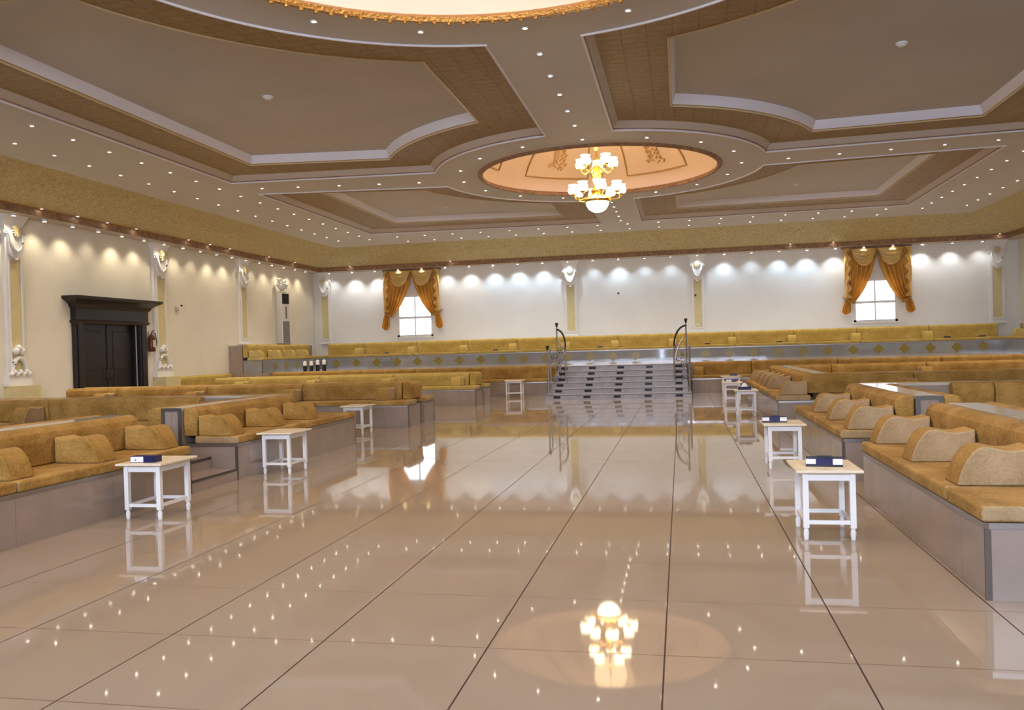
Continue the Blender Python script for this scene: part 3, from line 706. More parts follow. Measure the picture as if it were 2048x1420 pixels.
# --- right second bay: aisle bench with a row facing the camera and one at its far end
r = Run('-x', XA2, 22.6, 7.0, 'far right aisle bench', 'camera end', far_end=True)
r.base(cham=(False, True)); r.seats([0, 2.3, 4.6, 7.0]); r.backs([0.1, 3.1, 6.0]); r.arms([0.25, 1.6, 2.6, 3.5, 4.5, 6.75])
r = Run('-y', 2.42, 15.6, 7.9, 'second right row, camera side', 'left')
r.base(); r.seats([0, 2.6, 5.2, 7.9]); r.backs([-0.25, 1.65, 4.0, 6.1, 7.9]); r.arms([1.5])
partition(2.42, 10.3, 15.6 + DB1 + 0.012, 15.6 + DP1, 'low partition behind the second right row of benches')
partition(XA2 + DB1 + 0.02, XA2 + DP1, 16.7, 22.6, 'low partition behind the far right aisle bench')
r = Run('-y', 2.72, 21.75, 7.6, 'third right row, camera side', 'left')
r.base(); r.seats([0, 2.5, 5, 7.6]); r.backs([0, 0.98, 3.2, 5.4, 7.6]); r.arms([3.1])
partition(2.72, 10.3, 21.75 + DB1 + 0.012, 21.75 + DP1, 'low partition behind the third right row of benches')
for xe, y0, y1, cl, lab in ((-5.35, 16.02, 17.75, 'gold', 'gold end cushion facing the aisle on the second left row'), (-5.45, 22.02, 23.75, 'straw', 'straw gold end cushion facing the aisle on the third left row')):
    L = 0.72; o = link_mesh('back_cushion', make_back(L, 0.36, M[cl + '_fabric']), (xe - 0.12, (y0 + y1) / 2, ZS), PI / 2); add_bevel(o, 0.03, 3)
    tag(o, lab, 'back cushion', 'gold back cushions')
# --- wall bench at left
for (y0, y1, w) in ((3.0, 15.9, 'by first pilaster'), (22.9, 26.2, 'beside the stage')):
    r = Run('+x', XL + 0.75, y0, y1 - y0, 'left wall bench ' + w, 'near end', cloth='straw')
    n = 3 if y1 - y0 > 6 else 2
    r.base(); r.seats(evenly(0, y1 - y0, n)); r.backs(evenly(0, y1 - y0, n), h=0.42)
# --- raised benches on the stage
seam = [-13.95, -12.42, -10.22, -8.13, -6.2, -4.13, -2.3, -0.2, 1.92, 4.0, 6.15, 8.52, 10.75]
dia = [-13.37 + 0.838 * k for k in range(29)]
r = Run('-y', -13.95, 31.2, 24.7, 'raised back wall bench', 'left', z0=ZST, cloth='straw')
r.base(panel=M['mirror_tile'], diamonds=[x + 13.95 for x in dia if x < 10.6 and not (-1.2 < x < -0.2)], ends=(False, False), label='long polished grey base with gold diamonds along the back wall')
r.seats([x + 13.95 for x in seam]); r.backs([x + 13.95 for x in seam], h=0.46); r.arms([x + 13.95 - 0.1 for x in seam[1:-1]])
r = Run('+x', -13.95, 26.35, 4.85, 'raised left wall bench', 'near end', z0=ZST, cloth='straw')
r.base(panel=M['mirror_tile'], diamonds=[0.9 + 0.838 * k for k in range(5)], label='polished grey base with gold diamonds along the left wall')
r.seats([0, 1.6, 3.2, 4.85]); r.backs([0, 1.6, 3.2, 4.85], h=0.46); r.arms([0.16, 1.5, 2.6, 3.7])
r = Run('-x', 10.75, 31.2, 4.85, 'raised right wall bench', 'far end', z0=ZST, cloth='straw')
r.base(panel=M['mirror_tile'], label='polished grey base of the raised bench along the right wall')
r.seats([0, 1.6, 3.2, 4.85]); r.backs([0, 1.6, 3.2, 4.85], h=0.46); r.arms([0.5, 1.6, 2.7, 3.8])
partition(-13.95, 10.75, 31.2 + DB1 + 0.012, YB - 0.01, 'long ledge behind the raised back wall bench', z1=ZST + 0.97, z0=ZST)
partition(XL + 0.01, -13.95 - DB1 - 0.012, 26.35, 31.9, 'ledge behind the raised left wall bench', z1=ZST + 0.97, z0=ZST)
partition(10.75 + DB1 + 0.012, XR - 0.01, 26.35, 31.9, 'ledge behind the raised right wall bench', z1=ZST + 0.97, z0=ZST)

# ------------------------------------------------------------------ stairs
root = empty('staircase', (-1.8, 23.85, 0)); tag(root, 'broad polished grey staircase with dark insets and steel handrails to the stage', 'staircase')
stair = root; rise = ZST / 6; tread = 0.345
for k in range(6):
    hw = 2.06 if k == 0 else 1.98 - 0.01 * k; y0 = k * tread; y1 = 27.06 - 23.85
    a = MB(); a.box(-hw, hw, y0, y1, k * rise, (k + 1) * rise - 0.022, M['step_tile']); a.box(-hw - 0.01, hw + 0.01, y0 - 0.018, y1, (k + 1) * rise - 0.016, (k + 1) * rise, M['step_tile']); a.box(-hw, hw, y0 - 0.006, y0 + 0.02, (k + 1) * rise - 0.024, (k + 1) * rise - 0.016, M['inset_and_shade'])  # thin dark strip under each nosing paints its shadow on the riser
    for q in range(5):
        xc = (q - 2) * 0.86; a.box(xc - 0.1, xc + 0.1, y0 - 0.004, y0 + 0.01, k * rise + 0.045, k * rise + 0.115, M['inset_and_shade'])
    a.build('step', root, smooth=0)
def rail(xs, sgn):
    root = empty('handrail', (xs + 1.8, 0.15, rise)); root.parent = stair
    def post(x, y, z0, z1, r=0.024, fin=False):
        a = MB().tube([(x, y, z0), (x, y, z1)], r, M['chrome'], 10)
        a.lathe([(0.05, 0), (0.05, 0.02), (0.03, 0.03)], M['chrome'], 12, c=(x, y, z0))
        if fin: a.lathe([(0.02, 0), (0.028, 0.03), (0.05, 0.12), (0.05, 0.14), (0.001, 0.14)], M['black'], 10, c=(x, y, z1 - 0.01))
        return a.build('post', root)
    post(0, 0, 0, 1.28, fin=(sgn < 0)); post(0.02 * sgn, 0.62, 2 * rise - 0.0, 1.35)
    post(-sgn * 0.42, 0.70, 2 * rise, 1.30); post(-sgn * 0.06, 1.55, ZST - rise, 1.98, fin=True)
    pts = [(-sgn * 0.06, 1.55, 1.90)]
    for k in range(1, 9):
        t = k / 8; pts.append((-sgn * (0.06 + 0.36 * math.sin(t * PI / 2)), 1.55 - 0.85 * t, 1.90 - 0.62 * (1 - math.cos(t * PI / 2))))
    MB().tube(pts, 0.028, M['steel_dark'], 8).build('curved_rail', root)
    MB().tube([(p[0], p[1], p[2] - 0.28 - 0.05 * i) for i, p in enumerate(pts[:7])], 0.014, M['chrome'], 6).build('lower_rail', root)
    MB().tube([(0, 0, 1.22), (0.01 * sgn, 0.3, 1.30), (0.02 * sgn, 0.62, 1.32)], 0.024, M['chrome'], 8).build('front_rail', root)
    for j in range(6):   # scroll work between the posts
        cx = -sgn * (0.12 + 0.2 * (j % 2)); cz = 0.42 + 0.17 * j; pts = []
        for i in range(22):
            an = i * 0.5; rr_ = 0.02 + 0.0048 * i; pts.append((cx + rr_ * math.cos(an), 0.70 + 0.1 * (j % 2), cz + rr_ * math.sin(an)))
        MB().tube(pts, 0.010, M['steel_dark'], 5).build('scroll', root)
rail(-3.78, -1)
rail(0.22, 1)

# ------------------------------------------------------------------ side tables
def table_parts(root, w, d, h=0.53):
    MB().box(-w / 2 - 0.05, w / 2 + 0.05, -d / 2 - 0.055, d / 2 + 0.055, h - 0.022, h, M['table_top']).build('table_top', root, smooth=0, bevel=0.006)
    for sx in (-1, 1):
        for sy_ in (-1, 1):
            x, y = sx * (w / 2 - 0.022), sy_ * (d / 2 - 0.022)
            a = MB(); a.box(x - 0.021, x + 0.021, y - 0.021, y + 0.021, 0.09, h - 0.022, M['white_paint'])
            a.lathe([(0.012, 0), (0.017, 0.0), (0.022, 0.05), (0.016, 0.08), (0.021, 0.09)], M['white_paint'], 10, c=(x, y, 0)); a.build('leg', root, smooth=0.5)
    i = 0.021
    for sy_ in (-1, 1):
        y = sy_ * (d / 2 - 0.022)
        MB().box(-w / 2 + 0.04, w / 2 - 0.04, y - 0.009, y + 0.009, h - 0.085, h - 0.022, M['white_paint']).build('apron', root, smooth=0)
        MB().box(-w / 2 + 0.04, w / 2 - 0.04, y - 0.009, y + 0.009, 0.115, 0.145, M['white_paint']).build('stretcher', root, smooth=0)
    for sx in (-1, 1):
        x = sx * (w / 2 - 0.022)
        MB().box(x - 0.009, x + 0.009, -d / 2 + 0.04, d / 2 - 0.04, h - 0.085, h - 0.022, M['white_paint']).build('apron', root, smooth=0)
        MB().box(x - 0.009, x + 0.009, -d / 2 + 0.04, d / 2 - 0.04, 0.115, 0.145, M['white_paint']).build('stretcher', root, smooth=0)
proto = empty('side_table'); table_parts(proto, 0.38, 0.50)
TABLES = [(-4.99, 7.28, 0, 'white side table with a navy tissue box before the near left bench'),
          (-5.06, 10.08, 0, 'empty white side table beside the left bench beyond the steps'),
          (-6.0, 14.95, 0, 'shaded white side table before the second left row'),
          (-5.12, 25.75, PI / 2, 'far white side table left of the staircase'),
          (1.06, 6.88, 0, 'nearest white side table on the right with a navy tissue box'),
          (1.17, 10.55, 0, 'second white side table on the right with a navy tissue box'),
          (1.28, 17.95, 0, 'third white side table on the right with an opened tissue box'),
          (1.22, 21.6, 0, 'fourth white side table on the right behind the opened tissue box'),
          (1.42, 25.6, PI / 2, 'rearmost white side table right of the staircase')]
for k, (x, y, rz, lab) in enumerate(TABLES):
    o = proto if k == 0 else copy_tree(proto)
    o.location = (x, y, 0); o.rotation_euler.z = rz; tag(o, lab, 'side table', 'white side tables')
def tissue_box(loc, rz, lab, style, s=1.0):
    root = empty('tissue_box', loc, rz); tag(root, lab, 'tissue box', 'tissue boxes'); w, d, h = 0.125 * s, 0.06 * s, 0.062 * s
    a = MB(); a.box(-w, w, -d, d, 0, h, M['navy'])
    if style == 0:   # white label on the left half of the long side, end white
        a.box(-w + 0.004, 0.008, -d - 0.0015, -d, 0.006, h - 0.005, M['white_card']); a.box(-w * 0.62, -w * 0.52, -d - 0.002, -d - 0.001, 0.02, 0.032, M['black'])
    elif style == 1:  # white both ends with navy middle
        a.box(-w - 0.0015, -0.06, -d - 0.0015, d + 0.0015, 0.02, h - 0.006, M['white_card']); a.box(0.062, w + 0.0015, -d - 0.0015, d + 0.0015, 0.016, h - 0.004, M['white_card']); a.box(-w - 0.002, w + 0.002, -d - 0.002, d + 0.002, 0.0, 0.014, M['black'])
    a.build('carton', root, smooth=0, bevel=0.002)
    if style == 1: MB().box(-0.05, 0.06, -0.012, 0.012, h, h + 0.012, M['black']).build('slot_flap', root, smooth=0)
    if style == 2:
        a = MB(); a.lathe([(0.075, h), (0.06, h + 0.03), (0.045, h + 0.045), (0.02, h + 0.075), (0.001, h + 0.08)], M['tissue'], 7); a.build('tissue', root, smooth=0)
tissue_box((-5.0, 7.12, 0.53), 0.06, 'navy tissue box with white label on the near left table', 0)
tissue_box((1.06, 6.84, 0.53), -0.12, 'navy and white tissue box on the nearest right table', 1, 1.05)
tissue_box((1.08, 10.55, 0.53), -0.05, 'navy and white tissue box on the second right table', 1, 1.1)
tissue_box((1.26, 17.9, 0.53), 0.1, 'opened dark tissue box with tissue on the third right table', 2)
tissue_box((1.2, 21.55, 0.53), 0.0, 'tissue box with white label on the fourth right table', 0)
tissue_box((1.5, 25.6, 0.53), 0.0, 'small dark tissue box on the rearmost right table', 3, 0.8)
for x, w in [(-11.3, 'below the left window'), (-6.94, 'left of the stairs'), (-2.95, 'above the stairs, left'), (0.94, 'just right of the stairs'), (3.45, 'between stairs and right window'), (9.0, 'right of the right window'), (10.1, 'at the right corner')]:
    tissue_box((x, 31.34, ZST + ZS), 0.2, 'small dark tissue box on the raised back bench, ' + w, 3, 0.75)

# flasks on the stage at the left
def flask(x, y, z, lab, h):
    root = empty('vacuum_flask', (x, y, z)); tag(root, lab, 'vacuum flask', 'vacuum flasks on the stage')
    MB().lathe([(0.001, 0), (0.06, 0), (0.065, 0.03), (0.065, h * 0.55)], M['black'], 12).build('lower_body', root)
    MB().lathe([(0.065, h * 0.55), (0.06, h * 0.9), (0.045, h * 0.96), (0.001, h)], M['white_card'], 12).build('upper_body', root)
    MB().tube([(0.06, 0, h * 0.85), (0.11, 0, h * 0.8), (0.11, 0, h * 0.5), (0.062, 0, h * 0.42)], 0.011, M['black'], 6).build('handle', root)
for k, (x, h) in enumerate([(-12.98, 0.36), (-12.74, 0.36), (-12.50, 0.40), (-12.26, 0.40)]):
    flask(x, 27.55, ZST, 'black and white vacuum flask, %s from the left in the group on the stage' % ORD[k], h)

# ------------------------------------------------------------------ pilasters
def pilaster(loc, rz, w, z0, z1, lab, ped=0.0, base_orn=False, light=False):
    """local: front faces -y, stands against plane y = 0"""
    root = empty('pilaster', loc, rz); tag(root, lab, 'pilaster', 'white plaster pilasters'); h = z1 - z0; z = z0 - loc[2]
    if ped: MB().box(-w * 0.62, w * 0.62, -0.42, 0, 0, z, M['panel_yellow']).build('pedestal', root, smooth=0)
    a = MB(); b = 0.09
    a.box(-w / 2, w / 2, -b, 0, z, z + h, M['plaster']); a.box(-w * 0.56, w * 0.56, -b - 0.03, 0, z, z + 0.08, M['plaster']); a.build('shaft', root, smooth=0, bevel=0.008)
    a = MB(); t = b + 0.012
    a.box(-w * 0.29, w * 0.29, -t, -b + 0.01, z + 0.22, z + h * 0.74, M['panel_yellow']); a.build('inset_panel', root, smooth=0)
    a = MB(); fr = 0.03; xa = w * 0.29 + fr
    for sx in (-1, 1): a.box(sx * xa - 0.02, sx * xa + 0.02, -t - 0.015, -b, z + 0.18, z + h * 0.76, M['plaster'])
    a.box(-xa, xa, -t - 0.015, -b, z + 0.17, z + 0.22, M['plaster']); a.build('panel_moulding', root, smooth=0, bevel=0.006)
    # capital: flared top, scrolls, medallion and drop
    zt = z + h; a = MB()
    n = 7
    prof = [(w * 0.5 + 0.20 * (i / n) ** 2.2 * w * 1.2, b + 0.10 * (i / n) ** 2) for i in range(n + 1)]
    for i in range(n):
        za, zb = zt - 0.42 + 0.42 * i / n, zt - 0.42 + 0.42 * (i + 1) / n; (x0, y0), (x1, y1) = prof[i], prof[i + 1]
        vs = [(-x0, -y0, za), (x0, -y0, za), (x0, 0, za), (-x0, 0, za), (-x1, -y1, zb), (x1, -y1, zb), (x1, 0, zb), (-x1, 0, zb)]
        a.add(vs, [(0, 1, 5, 4), (1, 2, 6, 5), (3, 0, 4, 7), (4, 5, 6, 7), (0, 3, 2, 1)], M['plaster'])
    hw_ = w * 0.43; z_b = zt - 1.0                                  # shield below the flare with a rounded foot
    pol = [(-hw_, zt - 0.36), (hw_, zt - 0.36)] + [(hw_ * math.cos(-PI * i / 12), z_b + 0.26 + 0.26 * math.sin(-PI * i / 12)) for i in range(13)]
    a.prism(pol, -b - 0.075, -b + 0.01, M['plaster'], 'y')
    for sx in (-1, 1):
        pts = [(sx * (w * 0.50 + (0.012 + 0.0036 * i) * math.cos(i * 0.55)), -b - 0.03, zt - 0.40 + (0.012 + 0.0036 * i) * math.sin(i * 0.55)) for i in range(16)]
        a.tube(pts, 0.02, M['plaster'], 6)
        a.tube([(sx * w * 0.40, -b - 0.085, zt - 0.44), (sx * w * 0.36, -b - 0.09, zt - 0.62), (sx * w * 0.20, -b - 0.095, zt - 0.78), (0, -b - 0.095, zt - 0.84)], [0.02, 0.026, 0.03, 0.024], M['plaster'], 6)
    a.build('capital', root, smooth=0.8)
    a = MB(); n_ = 12
    for i in range(n_): a.tube([(0, -b - 0.10, zt - 0.36), (w * 0.24 * math.cos(2 * PI * i / n_), -b - 0.105, zt - 0.36 + w * 0.27 * math.sin(2 * PI * i / n_))], [0.03, 0.018], M['panel_yellow'], 5)
    a.build('medallion', root, smooth=0.8)
    MB().lathe([(0.001, 0.0), (0.05, 0.01), (0.07, 0.05), (0.05, 0.09)], M['beige_mould'], 10, c=(0, -b - 0.05, zt - 1.08)).build('pendant', root)
    if base_orn:
        a = MB()
        pts = [(w * 0.42 * math.cos(PI * i / 12), -b - 0.06, z + 0.30 + 0.34 * math.sin(PI * i / 12)) for i in range(13)]
        a.tube(pts, 0.05, M['plaster'], 6); a.box(-w * 0.66, w * 0.66, -b - 0.09, 0, z, z + 0.14, M['plaster']); a.box(-w * 0.6, w * 0.6, -b - 0.06, 0, z + 0.14, z + 0.24, M['plaster'])
        for i in range(7): a.ball(((i - 3) * w * 0.17, -b - 0.08, z + 0.27 + 0.05 * (i % 2)), 0.06, M['plaster'], 6)
        for i in range(3): a.ball(((i - 1) * w * 0.16, -b - 0.05, z + 0.80 + 0.07 * (i == 1)), 0.085, M['plaster'], 6)
        a.build('base_ornament', root, smooth=0.8)
    return root
ZB2 = ZST + 0.97
for x, w, lab in [(-14.66, 0.46, 'white and yellow pilaster at the left end of the back wall'), (-4.24, 0.50, 'white and yellow pilaster above the left side of the stairs'),
                  (0.69, 0.46, 'white and yellow pilaster above the right handrail with dark spot'), (11.25, 0.50, 'white and yellow pilaster at the right end of back wall')]:
    pilaster((x, YB, ZB2), 0.0, w, ZB2 + 0.03, ZL, lab)
pilaster((XL, 16.87, 0), PI / 2, 0.52, 0.98, ZL, 'large white pilaster with ornate base at the left edge', ped=1, base_orn=True)
pilaster((XL, 22.45, 0), PI / 2, 0.60, 0.98, ZL, 'white pilaster with ornate base just right of the dark door', ped=1, base_orn=True)
pilaster((XL, 27.3, ZB2), PI / 2, 0.56, ZB2 + 0.03, ZL, 'narrow white pilaster on left wall above the raised bench')

# ------------------------------------------------------------------ door in the left wall
root = struct(empty('door_1', (XL, 20.24, 0.0), PI / 2))
hw = (DOOR[1] - DOOR[0]) / 2
a = MB(); a.box(-hw, hw, 0.10, 0.16, 0, 2.5, M['door_wood']); 
for sx in (-1, 1):
    for z0, z1 in ((0.2, 1.1), (1.25, 2.3)): a.box(sx * hw / 2 - 0.38, sx * hw / 2 + 0.38, 0.085, 0.10, z0, z1, M['door_wood'])
a.build('door_leaf', root, smooth=0, bevel=0.01)
MB().box(-0.012, 0.012, 0.080, 0.10, 0, 2.5, M['door_frame']).build('door_astragal', root, smooth=0)
for sx in (-1, 1):
    MB().tube([(sx * 0.09, 0.085, 1.0), (sx * 0.09, 0.03, 1.02), (sx * 0.09, 0.03, 1.28), (sx * 0.09, 0.085, 1.3)], 0.012, M['steel_dark'], 8).build('door_handle', root)
    a = MB(); a.box(sx * (hw + 0.06) - 0.16, sx * (hw + 0.06) + 0.16, -0.12, 0, 0, 2.5, M['door_frame']); a.box(sx * (hw + 0.06) - 0.09, sx * (hw + 0.06) + 0.09, -0.15, -0.12, 0, 2.5, M['door_frame']); a.build('door_jamb', root, smooth=0, bevel=0.01)
a = MB(); ww = hw + 0.24
prof = [(2.48, ww, 0.14), (2.54, ww + 0.05, 0.19), (2.58, ww, 0.16), (2.86, ww, 0.16), (2.90, ww + 0.05, 0.2), (2.97, ww + 0.08, 0.23), (3.03, ww + 0.16, 0.31), (3.09, ww + 0.27, 0.42), (3.12, ww + 0.30, 0.45), (3.17, ww + 0.30, 0.45)]
for (za, xa, ya), (zb, xb, yb) in zip(prof, prof[1:]):
    a.add([(-xa, -ya, za), (xa, -ya, za), (xa, 0, za), (-xa, 0, za), (-xb, -yb, zb), (xb, -yb, zb), (xb, 0, zb), (-xb, 0, zb)], [(0, 1, 5, 4), (1, 2, 6, 5), (3, 0, 4, 7), (4, 5, 6, 7), (0, 3, 2, 1)], M['door_frame'])
a.build('door_cornice', root, smooth=0)
struct(MB().box(XL - 1.0, XL - 0.2, 18.3, 22.3, 0, 2.8, M['door_wood']).build('wall_lobby', smooth=0))

# fire extinguisher, wall bracket, outlets
root = empty('fire_extinguisher', (XL + 0.10, 21.93, 1.72)); tag(root, 'dark red fire extinguisher hanging right of the dark door', 'fire extinguisher')
MB().lathe([(0.001, 0), (0.09, 0.01), (0.10, 0.05), (0.10, 0.40), (0.07, 0.47), (0.03, 0.50), (0.03, 0.54), (0.001, 0.54)], M['ext_red'], 16).build('cylinder', root)
MB().box(0.05, 0.103, -0.06, 0.06, 0.14, 0.34, M['panel_yellow']).build('paper_label', root, smooth=0)
MB().tube([(0, 0, 0.53), (0.02, 0, 0.60), (0.09, 0, 0.62)], 0.016, M['black'], 6).build('valve', root)
MB().tube([(0.03, 0.0, 0.57), (0.06, 0.10, 0.52), (0.08, 0.12, 0.30), (0.07, 0.11, 0.16)], 0.014, M['black'], 6).build('hose', root)
MB().box(-0.10, -0.085, -0.03, 0.03, 0.1, 0.6, M['chrome']).build('bracket', root, smooth=0)
root = empty('wall_bracket', (XL, 23.36, 3.04)); tag(root, 'small grey swivel bracket on left wall right of the door pilaster', 'wall bracket')
MB().box(0, 0.03, -0.09, 0.09, -0.06, 0.06, M['beige_mould']).build('plate', root, smooth=0)
MB().tube([(0.03, 0, 0), (0.16, 0.02, 0.02), (0.2, 0.16, 0.0)], 0.022, M['ac_white'], 6).build('swivel_arm', root)
MB().ball((0.17, 0.02, 0.09), 0.035, M['black'], 6).build('knob', root)
for x, z, m, lab in [(-2.36, 3.58, 'black', 'tiny black fitting on the back wall above the stairs'), (0.60, 3.38, 'black', 'tiny black fitting on pilaster right of the stairs'), (0.66, 2.24, 'white_card', 'small white fitting low on pilaster right of the stairs')]:
    y = YB - (0.105 if x > 0 else 0.0)
    o = MB().lathe([(0.001, 0.05), (0.03, 0.045), (0.042, 0.0)], M[m], 10).build('wall_fitting'); o.rotation_euler = (PI / 2, 0, 0); o.location = (x, y, z); tag(o, lab, 'wall fitting')

# tower air conditioner with an ornament on top
root = empty('air_conditioner', (XL + 0.25, 29.95, ZB2), -0.45); tag(root, 'tall white tower air conditioner standing on the left ledge', 'air conditioner')
H = 2.0; a = MB(); a.box(-0.17, 0.17, -0.19, 0.19, 0.06, H, M['ac_white']); a.build('casing', root, smooth=0, bevel=0.02)
MB().box(-0.17, 0.17, -0.19, 0.19, 0, 0.06, M['black']).build('plinth', root, smooth=0)
MB().box(0.17, 0.176, -0.155, 0.155, H - 0.42, H - 0.03, M['black']).build('display_panel', root, smooth=0)
a = MB()
for k in range(11): a.box(0.17, 0.182, -0.15, 0.15, 0.10 + 0.075 * k, 0.10 + 0.075 * k + 0.06, M['ac_grey'])
a.build('air_grille', root, smooth=0)
MB().box(0.17, 0.175, -0.02, 0.05, 1.02, 1.48, M['ac_grey']).build('lettering_strip', root, smooth=0)
root = empty('plaster_ornament', (XL + 0.25, 29.95, ZB2 + H)); tag(root, 'white sculpted flower ornament on top of the air conditioner', 'ornament')
a = MB(); rng = random.Random(5); a.lathe([(0.13, 0), (0.16, 0.03), (0.06, 0.08), (0.10, 0.16), (0.16, 0.22)], M['plaster'], 12)
for k in range(26): a.ball((rng.uniform(-.12, .12), rng.uniform(-.22, .22), 0.22 + rng.uniform(0, .3)), rng.uniform(.035, .075), M['plaster'], 5)
a.build('flower_mass', root, smooth=0.8)

# ------------------------------------------------------------------ windows and curtains
def window(idx, x0, x1, z0, z1, y, arched=True):
    cx, hw = (x0 + x1) / 2, (x1 - x0) / 2; root = struct(empty('window_%d' % idx, (cx, y, z0))); h = z1 - z0; f = 0.085; zm = h * 0.46
    a = MB(); a.box(-hw, -hw + f, 0.02, 0.14, 0, h, M['frame_white']); a.box(hw - f, hw, 0.02, 0.14, 0, h, M['frame_white'])
    a.box(-hw, hw, 0.02, 0.14, 0, f, M['frame_white']); a.box(-hw, hw, 0.02, 0.14, h - f, h, M['frame_white']); a.build('window_frame', root, smooth=0)
    MB().box(-hw + f, hw - f, 0.04, 0.12, zm - 0.045, zm + 0.045, M['frame_white']).build('transom', root, smooth=0)
    MB().box(-0.022, 0.022, 0.05, 0.11, f, h - f, M['frame_white']).build('mullion', root, smooth=0)
    MB().box(-hw - 0.05, hw + 0.05, -0.03, 0.02, -0.05, 0.0, M['white_paint']).build('window_sill', root, smooth=0)
    MB().box(-hw + f, hw - f, 0.075, 0.081, f, h - f, M['glass']).build('pane', root, smooth=0)
window(1, *WIN[0], YB); window(2, *WIN[1], YB)
for k, (x0, x1, z0, z1) in enumerate(FW):  # frames of the entrance and of the added high openings
    cx, hw = (x0 + x1) / 2, (x1 - x0) / 2; root = struct(empty('window_%d' % (k + 3), (cx, YF - 0.1, z0))); h = z1 - z0; a = MB(); nz = 4 if k == 0 else 1
    for q in range(5): a.box(-hw + 2 * hw * q / 4 - 0.04, -hw + 2 * hw * q / 4 + 0.04, -0.05, 0.05, 0, h, M['frame_white'])
    for q in range(nz + 1): a.box(-hw, hw, -0.04, 0.04, h * q / nz - 0.03, h * q / nz + 0.03, M['frame_white'])
    a.build('window_frame', root, smooth=0)
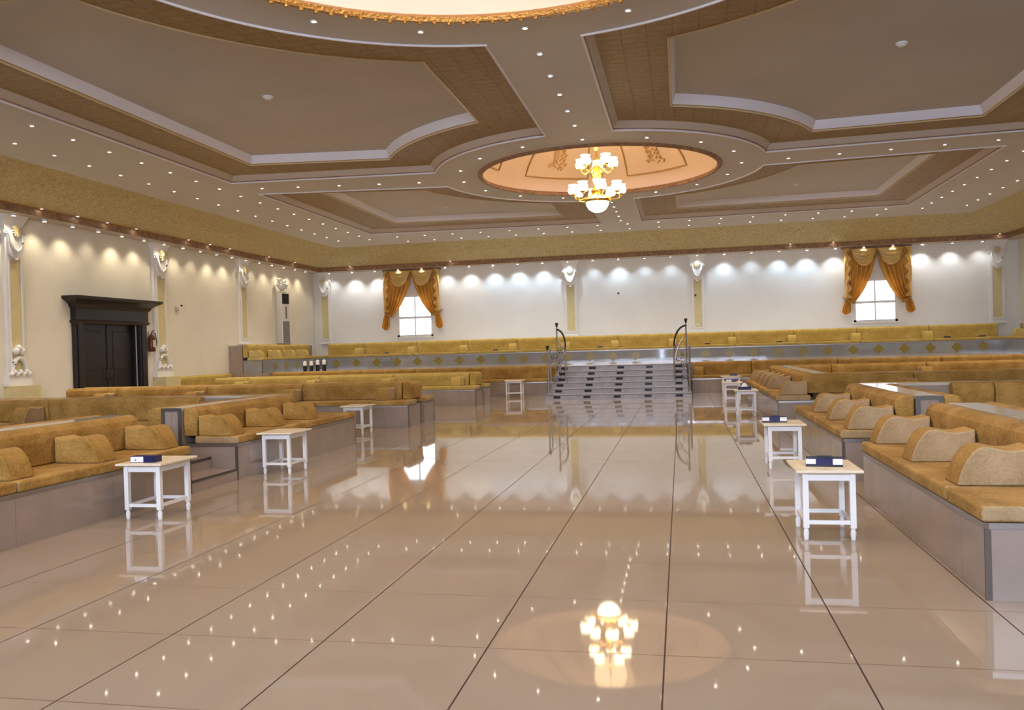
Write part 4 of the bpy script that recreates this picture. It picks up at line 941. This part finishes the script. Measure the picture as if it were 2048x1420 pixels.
def curtain(cx, hw, zt, ztie, ztail, lab_pair, extra):
    for sg, wd in ((-1, 'left'), (1, 'right')):
        root = empty('curtain', (cx, YB, ztail)); tag(root, 'gold satin %s curtain of the %s, tied back' % (wd, lab_pair), 'curtain', 'gold swagged curtains')
        inner = [(0, 0.0), (0.15, 0.02), (0.3, 0.07), (0.45, 0.15), (0.6, 0.25), (0.75, 0.38), (0.88, 0.54), (1.0, 0.72)]
        def inn(v):
            for (a_, b_), (c_, d_) in zip(inner, inner[1:]):
                if v <= c_: return b_ + (d_ - b_) * (v - a_) / (c_ - a_)
            return inner[-1][1]
        NU, NV = 56, 26; vs = []; fs = []
        for j in range(NV + 1):
            v = j / NV; xi = inn(v) * hw; xo = hw * (0.98 - 0.0 * v)
            for i in range(NU + 1):
                u = i / NU; x = xi + (xo - xi) * u
                zdrop = 0.16 * (1 - u) * v ** 3
                pl = math.sin(u * 6.5 * 2 * PI + 0.6 * v) * (0.085 * (0.55 + 0.45 * v)) + 0.02 * math.sin(u * 37 + v * 4)
                vs.append((sg * x, -0.16 + pl - 0.05 * v, (zt - (zt - ztie) * v - zdrop) - ztail))
        for j in range(NV):
            for i in range(NU): k = j * (NU + 1) + i; fs.append((k, k + 1, k + NU + 2, k + NU + 1))
        o = MB().add(vs, fs, M['curtain']).build('drape', root, smooth=2.0)
        # tail below the tie
        vs = []; fs = []; NV2 = 14
        for j in range(NV2 + 1):
            v = j / NV2; w0 = 0.06 + 0.15 * v ** 0.6 * (1 - 0.35 * v)
            for i in range(NU + 1):
                u = i / NU; x = hw * 0.93 + 0.06 * v + (u - 0.5) * 2 * w0
                pl = math.sin(u * 6 * 2 * PI) * 0.05
                vs.append((sg * x, -0.19 + pl * (0.5 + v), (ztie - 0.02 - (ztie - ztail) * v * (0.82 + 0.18 * math.sin(u * PI))) - ztail))
        for j in range(NV2):
            for i in range(NU): k = j * (NU + 1) + i; fs.append((k, k + 1, k + NU + 2, k + NU + 1))
        MB().add(vs, fs, M['curtain']).build('drape_tail', root, smooth=2.0)
        MB().tube([(sg * (hw * 0.72), -0.24, ztie - 0.12 - ztail), (sg * hw * 0.86, -0.29, ztie - 0.10 - ztail), (sg * hw * 0.98, -0.22, ztie + 0.03 - ztail), (sg * hw * 1.03, -0.02, ztie + 0.10 - ztail)], 0.04, M['curtain_trim'], 8).build('tieback', root)
        # swag
        vs = []; fs = []; NU3, NV3 = 30, 14
        for j in range(NV3 + 1):
            v = j / NV3
            for i in range(NU3 + 1):
                u = i / NU3; x = hw * (0.02 + 0.78 * u); sag = 4 * u * (1 - u)
                z = zt - 0.02 - v * (0.08 + 0.56 * sag ** 0.8); y = -0.24 - 0.07 * sag + 0.022 * math.sin(v * 5 * 2 * PI) * (0.3 + sag)
                vs.append((sg * x, y, z - ztail))
        for j in range(NV3):
            for i in range(NU3): k = j * (NU3 + 1) + i; fs.append((k, k + 1, k + NU3 + 2, k + NU3 + 1))
        MB().add(vs, fs, M['curtain_swag']).build('swag', root, smooth=2.0)
        MB().tube([(sg * hw * (0.02 + 0.78 * i / 16), -0.27 - 0.05 * 4 * (i / 16) * (1 - i / 16), zt - 0.10 - 0.56 * (4 * (i / 16) * (1 - i / 16)) ** 0.8 - ztail) for i in range(17)], 0.025, M['curtain_trim'], 6).build('swag_fringe', root)
        # jabot: zig-zag cascade at the outer edge
        pts = []; L = zt - ztie - 0.05
        vs = []; fs = []; NV4 = 60
        for j in range(NV4 + 1):
            v = j / NV4; wv = 0.13 + 0.045 * math.cos(v * 5 * 2 * PI)
            for i in range(7):
                u = i / 6; vs.append((sg * (hw * 1.0 - wv * 1.5 * u + 0.02), -0.27 + 0.03 * math.sin(u * PI * 3 + v * 10), zt - v * L - ztail))
        for j in range(NV4):
            for i in range(6): k = j * 7 + i; fs.append((k, k + 1, k + 8, k + 7))
        MB().add(vs, fs, M['curtain_swag']).build('jabot', root, smooth=2.0)
        MB().tube([(sg * (hw - (0.13 + 0.045 * math.cos(j / 60 * 10 * PI)) * 1.5 + 0.02), -0.29, zt - j / 60 * L - ztail) for j in range(61)], 0.02, M['curtain_trim'], 5).build('jabot_fringe', root)
    rod = empty('curtain_rod', (cx, YB, zt)); tag(rod, 'dark curtain rail above the ' + lab_pair, 'curtain rod')
    MB().box(-hw - 0.08, hw + 0.08, -0.14, 0.0, 0.005, 0.065, M['brown_fascia']).build('rail', rod, smooth=0)
curtain(-10.8, 1.18, 4.86, 3.12, 2.45, 'left back window', 0)
curtain(7.18, 1.14, 4.86, 2.98, 2.45, 'right back window', 1)
